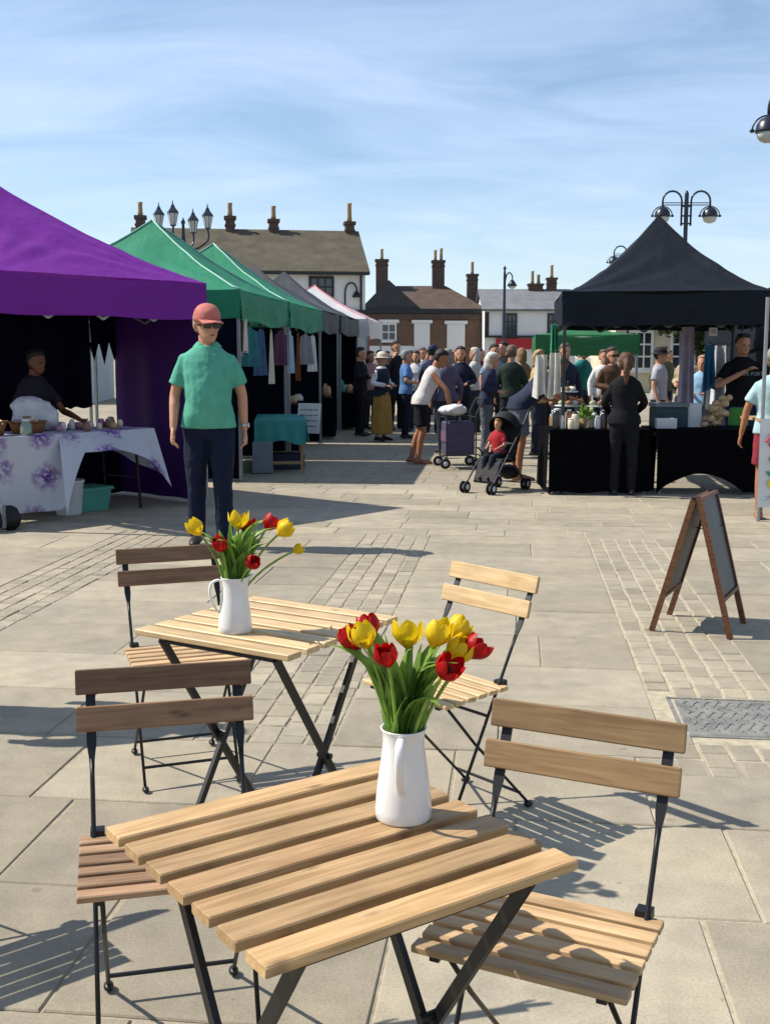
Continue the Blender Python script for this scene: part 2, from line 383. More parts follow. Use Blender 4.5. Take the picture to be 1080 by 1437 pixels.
def bistro_table(label, loc, rz, woodm):
    t = thing('bistro_table', label, 'table', loc, rz, 'slatted folding bistro tables')
    me = plank_mesh('slat', .55, .0575, .017, woodm); meb = plank_mesh('slat', .55, .0575, .017, W_BROWN); pitch = (.54 - .0575) / 6
    rnd = random.Random(loc[1])
    for i in range(7):
        o = obj('slat', me, t, (rnd.uniform(-.0015, .0015), -.27 + .0575 / 2 + i * pitch, .6965), (0, 0, rnd.uniform(-.002, .002)))
        if i % 2: o.rotation_euler.z += math.pi
        if i == 3 and woodm is W_TOP: o.data = meb
    for sx in (-1, 1):
        MB().bar((sx * .195, -.245, .681), (sx * .195, .245, .681), .022, .012).build('rail', STEEL, t)
        x1, x2 = sx * .205, sx * .183
        MB().bar((x1, -.235, .678), (x1, .205, .012), .022, .012, up=(1, 0, 0)).build('leg', STEEL, t)
        MB().bar((x2, .235, .678), (x2, -.205, .012), .022, .012, up=(1, 0, 0)).build('leg', STEEL, t)
    for y in (-.205, .205):
        MB().tube([(-.21, y, .014), (.21, y, .014)], .008).build('foot_bar', STEEL, t)
    for y in (-.235, .235):
        MB().tube([(-.21, y, .672), (.21, y, .672)], .006).build('cross_bar', STEEL, t)
    for sx in (-1, 1): MB().tube([(sx * .172, 0, .338), (sx * .217, 0, .338)], .009, 10).build('pivot', STEEL, t)
    return t
def bistro_chair(label, loc, rz, back, seat, group='slatted folding bistro chairs'):
    """origin on the ground below the top of the back; the chair faces local -Y"""
    t = thing('bistro_chair', label, 'chair', loc, rz, group)
    off = -.2
    def P(x, y, z): return (x, y + off, z)
    def post(z): return -.2 + .4 * z / .78
    lean = math.atan(.4 / .78)
    bm_ = plank_mesh('back_slat', .39, .056, .013, back)
    for z in (.757, .683): obj('back_slat', bm_, t, P(0, post(z) - .017, z), (math.pi / 2 - lean * .55, 0, 0))
    sm = plank_mesh('seat_slat', .385, .0365, .014, seat)
    for i in range(6): obj('seat_slat', sm, t, P(0, .026 - i * .0475, .445 - i * .0018), (R(-2), 0, 0 if i % 2 else math.pi))
    for s in (-1, 1):
        x = s * .163; mb = MB()
        mb.loft([[Vector(P(x + a_ * w2, post(z) + b_ * .003, z)) for a_, b_ in ((-1, -1), (1, -1), (1, 1), (-1, 1))] for z, w2 in ((.565, .0045), (.6, .006), (.63, .0105), (.768, .0105))])
        mb.build('post', STEEL, t)
        mb = MB(); mb.tube([P(x, post(.6), .6), P(x, post(.56), .56), P(x, post(.3), .3), P(x, post(.012), .012)], [.0045, .0052, .0052, .0052]); mb.build('front_leg', STEEL, t, True)
        x2 = s * .146
        MB().tube([P(x2, -.19, .428), P(x2, -.056, .275), P(x2, .2, .014)], .0052).build('rear_leg', STEEL, t, True)
        MB().bar(P(s * .15, .045, .432), P(s * .15, -.225, .424), .008, .018, up=(1, 0, 0)).build('seat_rail', STEEL, t)
        MB().box(P(s * .155, .048, .455), (.03, .03, .018)).build('hinge', STEEL, t)
        for y in (.2, -.2): MB().ell(P(x2 if y > 0 else x, y, .012), (.012, .02, .01)).build('foot', STEEL, t, True)
    MB().tube([P(-.163, post(.075), .075), P(.163, post(.075), .075)], .0055).build('stretcher', STEEL, t)
    MB().tube([P(-.146, .158, .06), P(.146, .158, .06)], .0055).build('stretcher', STEEL, t)
    MB().tube([P(-.163, post(.36), .36), P(.163, post(.36), .36)], .0055).build('stretcher', STEEL, t)
    return t
bistro_table('nearer slatted wooden table with black folding legs, light golden slats', (-.081, 1.736, 0), .611, W_TOP)
bistro_table('farther slatted wooden table of paler planks behind the nearer one', (-.338, 3.264, 0), 1.006 - math.pi / 2, W_PALE)
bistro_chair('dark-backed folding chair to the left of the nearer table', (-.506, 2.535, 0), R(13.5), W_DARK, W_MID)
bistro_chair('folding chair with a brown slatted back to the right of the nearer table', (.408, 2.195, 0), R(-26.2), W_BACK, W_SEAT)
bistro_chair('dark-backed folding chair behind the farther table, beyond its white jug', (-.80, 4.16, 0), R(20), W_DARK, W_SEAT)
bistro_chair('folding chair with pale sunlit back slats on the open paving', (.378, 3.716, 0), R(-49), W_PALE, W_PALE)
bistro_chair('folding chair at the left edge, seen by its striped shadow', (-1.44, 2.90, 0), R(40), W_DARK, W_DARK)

# ------------------------------------------------------------------ jugs and tulips
ENAMEL = mat('white_enamel', '#efeeea', .16, .02, 6, spec=.55, coat=.4); ENAMEL_IN = mat('enamel_inside', '#d8d7d2', .3, .03, 6)
def jug(label, loc, rz):
    t = thing('flower_jug', label, 'jug', loc, rz, 'white enamel jugs of tulips')
    prof = [(.045, 0), (.0475, .004), (.0478, .02), (.044, .06), (.0385, .1), (.035, .13), (.0352, .145), (.0378, .154), (.0392, .157)]
    def ringp(r, z, inner=0):
        q = []
        for j in range(40):
            a = 2 * math.pi * j / 40; rr_ = r - inner
            sp = max(0, math.cos(a)) ** 14 * max(0, (z - .12) / .037)       # a spout on +X
            q.append(Vector((math.cos(a) * (rr_ + .016 * sp), math.sin(a) * rr_, z + .006 * sp)))
        return q
    rings = [ringp(r, z) for r, z in prof] + [ringp(r, z, .003) for r, z in reversed(prof[2:])]
    MB().loft(rings).build('body', ENAMEL, t, True)
    MB().tube([(-.030, 0, .142), (-.046, 0, .149), (-.064, 0, .14), (-.069, 0, .118), (-.064, 0, .09), (-.052, 0, .066), (-.042, 0, .056)], [.006, .007, .0075, .0075, .007, .006, .005], 10, 4, flat=((0, 1, 0), .55)).build('handle', ENAMEL, t, True)
    return t
jug('white enamel jug of tulips on the nearer table', (.031, 1.838, .7055), R(83))
jug('white enamel jug of tulips on the farther table', (-.424, 3.154, .7055), R(12))
def petalmat(name, c1, c2):
    m = mat(name, c1, .45, .12, 40, .15, 120, spec=.3, trans=.38); return m
PY = petalmat('petal_yellow', '#fad81e', 0); PR = petalmat('petal_red', '#c20d12', 0)
LEAF = mat('tulip_leaf', '#8cb452', .42, .3, 25, .15, 150, spec=.35, trans=.3, objvar=.25); STEM = mat('tulip_stem', '#93b552', .5, .2, 30, spec=.3, trans=.15)
def petal_mesh(opened, m, seed):
    rd = random.Random(seed); mb = MB(); H_ = .055
    def fn(a, t):
        x = a * 2 - 1                                              # across, -1..1
        wd = .0185 * (math.sin(math.pi * min(1, (t * .86 + .07)) ** .8) ** .62) * (1 if t < .97 else .75)
        wd = max(wd, .003)
        rad = .004 + (.0195 + .012 * opened) * math.sin(min(1, t * 1.6) * math.pi / 2) - (.0105 * (1 - opened) - .010 * opened) * max(0, (t - .5) / .5) ** 1.6
        th = x * wd / max(rad, .009)
        rr_ = rad + .003 * x * x * (1 if opened > .5 else -.2) + .0006 * math.sin(9 * x + 14 * t)
        z = H_ * (t - .05 * opened * t * t) + .002 * abs(x) * -1 * t
        return Vector((rr_ * math.cos(th), rr_ * math.sin(th), z))
    mb.grid(fn, 8, 10)
    return mb.mesh('petal', m, True)
PETALS = {(c, k): petal_mesh(o, m, k) for c, m in (('yellow', PY), ('red', PR)) for k, o in ((0, .1), (1, .45), (2, .9))}
STAMEN = mat('stamen', '#2a1a08', .7)
def leaf_mesh(L, wd, bend, twist, droop):
    mb = MB()
    def fn(a, t):
        x = a * 2 - 1; w_ = wd * math.sin(math.pi * (.08 + .92 * t)) ** .75 * (1 - .35 * t) * min(1, .3 + 2.6 * t) + .001
        ang = bend * t + droop * max(0, t - .55) ** 2
        y = L * (math.sin(ang) * max(0, t - .12) * 1.05); z = L * t * math.cos(ang * .8)
        tw = twist * t
        return Vector((x * w_ * math.cos(tw), y + x * w_ * math.sin(tw) + .35 * w_ * x * x, z))
    mb.grid(fn, 4, 12); return mb.mesh('leaf', LEAF, True)
def tulip(label, base, root, head, colour, opened, seed, size=1., leaves=1):
    """base: jug origin; root and head relative to it"""
    rd = random.Random(seed); base = Vector(base); root = Vector(root); head = Vector(head)
    t = thing('tulip', label, 'flower', base + root)
    h = head - root; side = Vector((h.x, h.y, 0))
    ctrl = root + Vector((h.x * .25, h.y * .25, h.z * .6))
    pts = [Vector((0, 0, 0)) + (ctrl - root) * 2 * s * (1 - s) + h * s * s for s in (i / 8 for i in range(9))]
    ax = (pts[-1] - pts[-2]).normalized()
    pts[-1] = pts[-1] - ax * .024 * size
    MB().tube(pts, .0032).build('stem', STEM, t, True)
    q = ax.to_track_quat('Z', 'Y'); z0 = pts[-1] - ax * .002
    for k in range(6):
        o = obj('petal', PETALS[(colour, opened)], t, z0 + ax * (.001 if k % 2 else 0))
        o.rotation_mode = 'QUATERNION'
        o.rotation_quaternion = q @ Matrix.Rotation(k * math.pi / 3 + rd.uniform(-.1, .1), 3, 'Z').to_quaternion() @ Matrix.Rotation(rd.uniform(-.05, .1) + (.05 if k % 2 else 0), 3, 'Y').to_quaternion()
        s = size * rd.uniform(.93, 1.06) * (.95 if k % 2 else 1); o.scale = (s, s, s * rd.uniform(.95, 1.08))
    mb = MB()
    for k in range(6): a = k * 1.05; mb.tube([z0 + ax * .004, z0 + ax * .024 + q @ Vector((.005 * math.cos(a), .005 * math.sin(a), 0))], [.001, .002], 5)
    mb.build('stamens', STAMEN, t)
    for k in range(leaves):
        L = rd.uniform(.12, .22); wd = rd.uniform(.014, .027)
        me = leaf_mesh(L, wd, rd.uniform(.04, .42), rd.uniform(-1.3, 1.3), rd.uniform(0, 2.4))
        az = math.atan2(h.y, h.x) - math.pi / 2 + rd.uniform(-1.1, 1.1)
        obj('leaf', me, t, (-root.x * .35, -root.y * .35, rd.uniform(.0, .03)), (0, 0, az))
    return t
NEAR = [('yellow', -0.072, -0.02, 0.318), ('yellow', 0.008, 0.03, 0.309), ('yellow', 0.058, -0.03, 0.322), ('yellow', 0.098, 0.03, 0.314), ('yellow', 0.098, -0.01, 0.29), ('red', -0.031, -0.06, 0.293), ('red', 0.075, -0.07, 0.274), ('red', 0.129, 0.0, 0.291), ('red', -0.062, 0.03, 0.324), ('red', -0.094, 0.01, 0.306)]
FAR = [('yellow', -0.103, -0.02, 0.299), ('yellow', 0.013, 0.02, 0.313), ('yellow', 0.145, -0.02, 0.295), ('yellow', 0.179, 0.02, 0.232), ('red', -0.03, -0.05, 0.256), ('red', 0.059, -0.06, 0.208), ('red', 0.033, 0.04, 0.296), ('red', 0.1, 0.03, 0.304)]
NL_ = ['yellow tulip farthest left in the nearer jug', 'yellow tulip at the middle back of the nearer jug, left of the taller yellow pair', 'large yellow tulip in the centre front of the nearer jug', 'yellow tulip highest on the right side of the nearer jug', 'small yellow tulip just above the open red one in the nearer jug', 'round red tulip at the front left of the nearer jug', 'wide open red tulip at the front of the nearer jug, lowest bloom', 'red tulip farthest right in the nearer jug', 'red tulip half hidden behind the leftmost yellow bloom of the nearer jug', 'red tulip sliver at the extreme left of the nearer jug']
FL_ = ['yellow tulip farthest left in the farther jug', 'yellow tulip at the top middle of the farther jug', 'yellow tulip on the right side of the farther jug', 'small yellow tulip bud drooping far right from the farther jug', 'red tulip at the front left of the farther jug', 'dark red tulip lowest at the front of the farther jug', 'red tulip behind the top yellow bloom of the farther jug', 'red tulip at the back right of the farther jug']
for (org, lst, labs, sd) in (((.031, 1.838, .7055), NEAR, NL_, 11), ((-.424, 3.154, .7055), FAR, FL_, 40)):
    for i, (c, x, y, z) in enumerate(lst):
        if sd == 11: x *= .92; y *= .92
        n = math.hypot(x, y) or 1; op = {('red', 6): 1, ('red', 7): 1, ('yellow', 1): 1}.get((c, i), 0)
        tulip(labs[i], org, (x / n * .015 + random.uniform(-.004, .004), y / n * .015, .10), (x, y, z), c, op, sd + i, (.9 if c == 'yellow' else .78) * (1 if sd == 11 else 1.12) * (.6 if 'bud' in labs[i] else 1), 5 if sd == 11 else 7)

# ------------------------------------------------------------------ A-board sign
FRAME = wood('sign_frame_wood', '#6b4429', '#432818', .5, knots=False); CHALK = mat('chalkboard', '#4b5257', .5, .22, 9, .05)
ab = thing('pavement_sign', 'folding wooden A-frame chalkboard sign standing on the paving setts', 'sign')
def board_panel(f0, f1, t0, t1):
    """feet f0 f1 on the ground, tops t0 t1"""
    f0, f1, t0, t1 = (Vector(p) for p in (f0, f1, t0, t1)); n = (f1 - f0).cross(t0 - f0).normalized()
    for a, b in ((f0, t0), (f1, t1)): MB().bar(a, b, .02, .03, up=n).build('post', FRAME, ab)
    l = lambda s: (f0.lerp(t0, s), f1.lerp(t1, s))
    for s in (.27, .985): a, b = l(s); MB().bar(a.lerp(b, .03), b.lerp(a, .03), .018, .03, up=n).build('rail', FRAME, ab)
    a, b = l(.29); c, d = l(.97); mb = MB(); th = n * .004
    mb.v = [tuple(p + s * th) for s in (-1, 1) for p in (a, b, d, c)]
    for q in ((3, 2, 1, 0), (4, 5, 6, 7), (0, 1, 5, 4), (1, 2, 6, 5), (2, 3, 7, 6), (3, 0, 4, 7)): mb.face(*q)
    mb.build('chalkboard', CHALK, ab)
board_panel((1.45, 6.06, 0), (1.64, 6.44, 0), (1.63, 5.97, .735), (1.815, 6.33, .735))
board_panel((1.82, 5.87, 0), (2.00, 6.22, 0), (1.65, 5.95, .742), (1.835, 6.31, .742))
for p in ((1.64, 5.96), (1.825, 6.32)): MB().tube([(p[0] - .02, p[1], .735), (p[0] + .02, p[1], .74)], .008).build('hinge', STEEL, ab)
MB().tube([(1.68, 6.3, .56), (1.76, 6.26, .53), (1.86, 6.21, .56)], .003, 6, 4).build('stay_cord', STEEL, ab)

# ------------------------------------------------------------------ buildings
TILE = mat('clay_tile_moss', '#575040', .85, .35, 1.3, .5, 9, detail=8); TILE_R = mat('clay_tile_brown', '#54443a', .85, .3, 1.5, .5, 9, detail=8); SLATE = mat('grey_slate', '#77787a', .7, .2, 1.5, .4, 9)
RENDER_W = mat('white_render', '#e9e8e4', .85, .07, .8, detail=7); BRICK = mat('brown_brick', '#6c5645', .85, .25, 5, .4, 30, detail=8); BRICK_D = mat('chimney_brick', '#5b4a42', .85, .25, 5, .4, 30)
STONE_B = mat('pale_stone', '#b3a283', .85, .18, 1.2, .3, 12); DARKP = mat('dark_paint', '#23272c', .5, .1, 5); WHITEP = mat('white_paint', '#e8e8e6', .5, .05, 5); POT = mat('chimney_pot', '#a58a63', .8, .2, 8)
GLASS = mat('window_glass', '#26303a', .08, .1, 2, spec=.8); REDP = mat('red_fascia', '#b3202a', .5, .08, 4); TIN = mat('corrugated_grey', '#8b8f90', .6, .1, 4)
def house(label, loc, rz, W, Dp, eave, ridge, wallm, roofm, windows=(), chimneys=(), bands=(), hip=0, parapet=None, over=.25, doors=()):
    t = thing('house', label, 'building', loc, rz)
    mb = MB(); y2 = Dp / 2
    if parapet is None: pts = [(0, 0), (Dp, 0), (Dp, eave), (y2, ridge - .12), (0, eave)] if not hip else [(0, 0), (Dp, 0), (Dp, eave), (0, eave)]
    else: pts = [(0, 0), (Dp, 0), (Dp, eave), (0, eave)]
    mb.loft([[Vector((x, y, z)) for y, z in pts] for x in (0, W)]); mb.build('wall', wallm, t)
    th = .14; mb = MB(); sl = (ridge - eave) / y2; ov = over; z0 = eave - ov * sl
    def prism(x, h0):
        return [Vector((x, -ov, z0)), Vector((x, y2, ridge)), Vector((x, Dp + ov, z0)), Vector((x, Dp + ov, z0 - th)), Vector((x, y2, ridge - th)), Vector((x, -ov, z0 - th))]
    if hip:
        a = [Vector(p) for p in ((-ov, -ov, z0), (W + ov, -ov, z0), (W + ov, Dp + ov, z0), (-ov, Dp + ov, z0))]; b = [p - Vector((0, 0, th)) for p in a]; r0, r1 = Vector((hip, y2, ridge)), Vector((W - hip, y2, ridge))
        mb.v = [tuple(p) for p in a + b + [r0, r1]]
        for q in ((0, 1, 9, 8), (1, 2, 9), (2, 3, 8, 9), (3, 0, 8), (0, 4, 5, 1), (1, 5, 6, 2), (2, 6, 7, 3), (3, 7, 4, 0), (7, 6, 5, 4)): mb.face(*q)
    else: mb.loft([prism(-.18, 0), prism(W + .18, 0)])
    roof = mb.build('roof', roofm, t)
    for (x, y, w_, d_, zb, zt, pots) in chimneys:
        MB().box((x, y, (zb + zt) / 2), (w_, d_, zt - zb)).box((x, y, zt + .04), (w_ + .14, d_ + .14, .14)).box((x, y, zt - .3), (w_ + .08, d_ + .08, .08)).build('chimney', BRICK_D, roof)
        for k in range(pots):
            px = x + (k - (pots - 1) / 2) * .42; hh = .62 + .12 * ((k * 7 + int(x * 3)) % 3)
            MB().lathe([(.13, zt + .1), (.11, zt + .3), (.1, zt + .1 + hh - .1), (.13, zt + .1 + hh), (.08, zt + .1 + hh)], 10, (px, y, 0)).build('chimney_pot', POT, roof, True)
    for (x, z, w_, h_, fm, kind) in windows:
        o = MB().box((x, -.015, z), (w_ + .16, .1, h_ + .16)).build('window', fm, t)
        nx, nz = (2, 2) if kind == 'sash' else (3, 3)
        for i in range(nx):
            for j in range(nz):
                pw, ph = w_ / nx, h_ / nz
                MB().box((x - w_ / 2 + (i + .5) * pw, -.068, z - h_ / 2 + (j + .5) * ph), (pw - .07, .012, ph - .07)).build('pane', GLASS if kind != 'blind' else WHITEP, o)
        MB().box((x, -.08, z - h_ / 2 - .12), (w_ + .3, .2, .09)).build('sill', WHITEP if fm is not DARKP else DARKP, o)
        if kind in ('sash', 'blind'): MB().box((x, -.05, z + h_ / 2 + .2), (w_ + .5, .14, .22)).build('lintel', WHITEP, o)
    for (x0, x1, z, h_, d_, m_, nm) in bands: MB().box(((x0 + x1) / 2, -d_ / 2 + .02, z), (x1 - x0, d_, h_)).build(nm, m_, t)
    for (x, w_, h_, m_) in doors:
        o = MB().box((x, -.03, h_ / 2), (w_, .1, h_)).build('door', m_, t); MB().ell((x + w_ * .38, -.1, 1.), (.04, .04, .04)).build('handle', STEEL, o)
    return t
# long white house, mossy tiled roof
B1 = house('long white two-storey house with a mossy brown tiled roof and four chimneys', (-10.85, 49.85, 0), R(9), 10.1, 7, 5.35, 7.35, RENDER_W, TILE,
      windows=[(8.15, 4.35, .95, 1.15, DARKP, 'grid'), (3.8, 4.35, .95, 1.15, DARKP, 'grid'), (7.9, 1.5, 1.2, 1.3, DARKP, 'grid')],
      chimneys=[(.25, 3.5, .42, .55, 6.7, 7.75, 1), (4.3, 3.5, .42, .55, 6.7, 7.8, 1), (6.3, 3.5, .42, .55, 6.7, 7.7, 1), (9.85, 3.5, .4, .55, 6.6, 7.65, 1)],
      bands=[(.0, 10.1, 3.42, .26, .2, DARKP, 'fascia')])
sw = thing('wall_lamp', 'swan-neck lamp bracket on the white house wall right of its window', 'lamp', B1.matrix_basis @ Vector((9.45, 0, 0)), R(9))
MB().tube([(-.25, -.03, 3.6), (-.25, -.08, 4.4), (-.1, -.1, 4.7), (.12, -.1, 4.7), (.25, -.1, 4.5), (.25, -.1, 4.35)], .035, 8, 4).build('bracket', STEEL, sw, True)
MB().lathe([(.03, 4.38), (.08, 4.33), (.2, 4.14), (.19, 4.1)], 14, (.25, -.1, 0)).build('shade', STEEL, sw, True)
B2 = house('low brown brick building with a red-brown hipped roof and white window heads', (-1.5, 78, 0), R(1), 8.3, 9, 4.75, 6.5, BRICK, TILE_R,
      windows=[(1.75, 3.15, .9, 1.05, WHITEP, 'sash'), (4.0, 2.9, .9, 1.5, WHITEP, 'blind'), (6.3, 2.8, 1.05, 1.6, WHITEP, 'blind')],
      chimneys=[(1.35, 4.2, .85, .9, 5.4, 8.2, 1), (5.35, 4.4, .85, .9, 5.6, 8.15, 2), (7.7, 3.6, .72, .8, 4.9, 7.15, 1)],
      bands=[(-.1, 8.35, 4.55, .3, .28, DARKP, 'gutter'), (0, 8.3, 4.2, .34, .14, BRICK_D, 'cornice')], hip=2.4, over=.1)
g = MB(); g.loft([[Vector((x, y, z)) for x, z in ((-.15, 4.72), (1.75, 6.62), (3.9, 4.72))] for y in (-.12, 4.4)]); g.build('gable_roof', mat('dark_slate', '#3a3c40', .7, .2, 1.5, .4, 9), B2)
MB().tube([(8.1, -.12, 0), (8.1, -.12, 4.5)], .06).build('downpipe', DARKP, B2); MB().tube([(9.9, -.1, 0), (9.9, -.1, 5.2)], .05).build('downpipe', DARKP, B1); MB().box((5.05, -.3, 5.1), (10.3, .12, .1)).build('gutter', DARKP, B1)
B3 = house('small white rendered house with a grey slate roof and red shop sign', (6.55, 76, 0), R(0), 6.0, 7, 4.7, 6.1, RENDER_W, SLATE,
      windows=[(1.65, 3.55, .8, 1.4, DARKP, 'grid'), (4.6, 3.55, .8, 1.4, DARKP, 'grid')],
      chimneys=[(3.75, 3.5, .95, .7, 5.8, 6.35, 2), (4.85, 3.5, .62, .7, 5.8, 6.75, 1)],
      bands=[(0, 6, 2.82, .14, .25, DARKP, 'shop_cornice'), (.75, 3.6, 2.35, .7, .2, REDP, 'shop_sign'), (0, .28, 3.6, 1.6, .06, DARKP, 'quoin')])
B4 = house('cream stone house with white window frames beyond the black gazebo', (9.6, 48, 0), R(-3), 13, 8, 2.9, 3.7, mat('cream_wall', '#cfc8ad', .85, .08, 1), SLATE,
      windows=[(x, z, .95, 1.5, WHITEP, 'grid') for x in (1.0, 2.8, 4.6, 6.4, 8.2) for z in (1.75,)])
B5 = house('tan stone building at the right edge behind the seller', (10.2, 31, 0), R(-10), 9, 6, 2.5, 2.95, STONE_B, SLATE, windows=[(5.5, 1.5, .9, 1.0, WHITEP, 'sash')])
B0 = house('pale low building with white windows glimpsed behind the purple stall', (-17.5, 36, 0), R(6), 8.2, 5, 2.9, 3.6, mat('pale_blue_wall', '#b9c3c4', .85, .08, 1), SLATE,
      windows=[(x, 1.75, .8, 1.1, WHITEP, 'grid') for x in (1.2, 2.8, 4.4, 6.0, 7.4)], doors=[(3.6, .9, 2.0, DARKP)])
# dark tree between the houses
def tree(label, loc, h, r, seed):
    rd = random.Random(seed); t = thing('tree', label, 'tree', loc)
    MB().tube([(0, 0, 0), (.05, 0, h * .3), (0, .1, h * .6), (.1, 0, h * .85)], [.16, .12, .08, .03], 8, 3).build('trunk', mat('bark', '#4a3f33', .9, .3, 9, .5, 30), t, True)
    mb = MB()
    for k in range(9):
        a = rd.uniform(0, 6.28); z = h * rd.uniform(.4, .8); mb.tube([(0, 0, z * .8), (math.cos(a) * r * .7, math.sin(a) * r * .7, z + .3)], [.05, .02], 6)
    mb.build('limbs', MATS['bark'], t)
    mb = MB(); cl = []
    for _ in range(26):
        a = rd.uniform(0, 6.28); q = rd.uniform(0, 1) ** .5; z = rd.uniform(.42, .95); s = 1 - abs(z - .62) * 1.5
        cl.append((Vector((math.cos(a) * r * q * s, math.sin(a) * r * q * s, z * h)), rd.uniform(.25, .5) * r))
    for _ in range(5200):
        c, cr = rd.choice(cl); d = Vector((rd.gauss(0, 1), rd.gauss(0, 1), rd.gauss(0, 1))).normalized() * cr * rd.uniform(.3, 1) ** .5
        p = c + d; s = rd.uniform(.07, .13); u = Vector((rd.gauss(0, 1), rd.gauss(0, 1), rd.gauss(0, 1))).normalized(); vv = u.orthogonal().normalized()
        b = len(mb.v); mb.v += [tuple(p - u * s), tuple(p + vv * s * .5), tuple(p + u * s), tuple(p - vv * s * .5)]; mb.face(b, b + 1, b + 2, b + 3)
    tag(mb.build('crown', mat('dark_foliage', '#3c4b24', .7, .4, 2, trans=.25), t), kind='stuff')
tree('bushy green tree seen through the black gazebo', (12.2, 45, 0), 4.3, 1.6, 6)

# ------------------------------------------------------------------ street lamps
LAMPB = mat('lamp_blue_black', '#161d2e', .35, .15, 10, spec=.5); BOWL = mat('lamp_bowl', '#cfd0c6', .15, .05, 6, spec=.6)
def arm_lamp(t, s):
    MB().tube([(s * .11, 0, 4.55), (s * .11, 0, 5.12)] + [(s * (.335 - .225 * math.cos(a)), 0, 5.12 + .23 * math.sin(a)) for a in (math.pi * k / 8 for k in range(1, 8))] + [(s * .56, 0, 5.12), (s * .56, 0, 4.98)], .024, 8).build('arm', LAMPB, t, True)
    for z in (5.08, 5.03): MB().tube([(s * .05, 0, z), (s * .56, 0, z)], .012, 6).build('tie_bar', LAMPB, t)
    h = MB().lathe([(.025, 5.02), (.04, 4.98), (.11, 4.95), (.165, 4.88), (.185, 4.79), (.19, 4.76), (.17, 4.755)], 20, (s * .56, 0, 0)).build('lamp_head', LAMPB, t, True)
    MB().lathe([(.165, 4.758), (.16, 4.70), (.12, 4.64), (.05, 4.61), (.005, 4.605)], 20, (s * .56, 0, 0)).build('bowl', BOWL, h, True)
    MB().tube([(s * .56 + .235 * math.cos(a), 0, 4.78 + .22 * math.sin(a)) for a in (math.pi * k / 14 for k in range(15))], .013, 6).build('hoop', LAMPB, h, True)
    for q in (-1, 1): MB().ell((s * .56 + q * .235, 0, 4.78), (.04, .03, .03)).build('finial', LAMPB, h, True)
def street_lamp(label, loc, rz=0):
    t = thing('street_lamp', label, 'street lamp', loc, rz, 'twin-arm blue-black street lamps')
    MB().lathe([(.13, 0), (.13, .5), (.09, .56), (.07, 1.2), (.055, 1.3), (.05, 5.2), (.05, 5.3), (.02, 5.36)], 14).build('post', LAMPB, t, True)
    for z in (4.6, 4.78, 5.0): MB().box((0, 0, z), (.26, .05, .035)).build('bracket', LAMPB, t)
    for s in (-1, 1): arm_lamp(t, s)
    return t
street_lamp('twin-arm street lamp rising behind the peak of the black gazebo', (7.1, 27.6, 0))
street_lamp('street lamp whose blue-black lantern hangs in at the upper right edge', (6.2, 17.4, 0))
street_lamp('distant street lamp with only its loop showing left of the black gazebo peak', (8.62, 41, 0))
t = thing('street_lamp', 'slim lamp post with a hooked arm before the white house with the red sign', 'street lamp', (4.12, 40, 0))
MB().lathe([(.1, 0), (.1, .6), (.06, .7), (.045, 4.3), (.03, 4.45), (.06, 4.5), (.01, 4.6)], 12).build('post', LAMPB, t, True)
MB().tube([(0, 0, 3.9), (.06, 0, 4.25), (.16, 0, 4.36), (.26, 0, 4.25), (.26, 0, 4.1)], .022, 8, 4).build('arm', LAMPB, t, True)
h = MB().lathe([(.03, 4.12), (.09, 4.06), (.17, 3.93), (.16, 3.9)], 14, (.26, 0, 0)).build('lamp_head', LAMPB, t, True); MB().lathe([(.14, 3.91), (.1, 3.84), (.01, 3.8)], 14, (.26, 0, 0)).build('bowl', BOWL, h, True)
LGLASS = mat('lantern_glass', '#b9c2c4', .1, .05, 5, spec=.6)
t = thing('street_lamp', 'ornate lamp standard carrying four glazed lanterns above the green gazebo', 'street lamp', (-5.87, 34, 0), R(0))
MB().lathe([(.2, 0), (.2, .7), (.1, .9), (.075, 4.6), (.11, 4.7), (.06, 4.9), (.04, 5.3), (.07, 5.36), (.01, 5.5)], 14).build('post', LAMPB, t, True)
def lantern(t, x, y, z, q=.72):
    Z = lambda v: z + v * q
    a = MB().lathe([(.1 * q, Z(0)), (.13 * q, Z(.04)), (.02 * q, Z(.02))], 6, (x, y, 0)).build('lantern', LAMPB, t)
    MB().lathe([(.11 * q, Z(.04)), (.2 * q, Z(.5))], 6, (x, y, 0)).build('glazing', LGLASS, a)
    MB().lathe([(.24 * q, Z(.5)), (.22 * q, Z(.56)), (.1 * q, Z(.72)), (.07 * q, Z(.8)), (.03 * q, Z(.86)), (.012 * q, Z(1.0))], 6, (x, y, 0)).build('roof', LAMPB, a)
    for k in range(6): an = k * math.pi / 3; MB().bar((x + .11 * q * math.cos(an), y + .11 * q * math.sin(an), Z(.04)), (x + .2 * q * math.cos(an), y + .2 * q * math.sin(an), Z(.5)), .015).build('glazing_bar', LAMPB, a)
for k, (x, y, z) in enumerate(((-.72, .1, 5.22), (-.2, -.5, 5.2), (.21, .5, 5.1), (.73, -.1, 5.16))):
    MB().tube([(0, 0, 4.75), (x * .5, y * .5, 4.6), (x, y, 4.85), (x, y, z)], .03, 8, 4).build('arm', LAMPB, t, True); lantern(t, x, y, z)

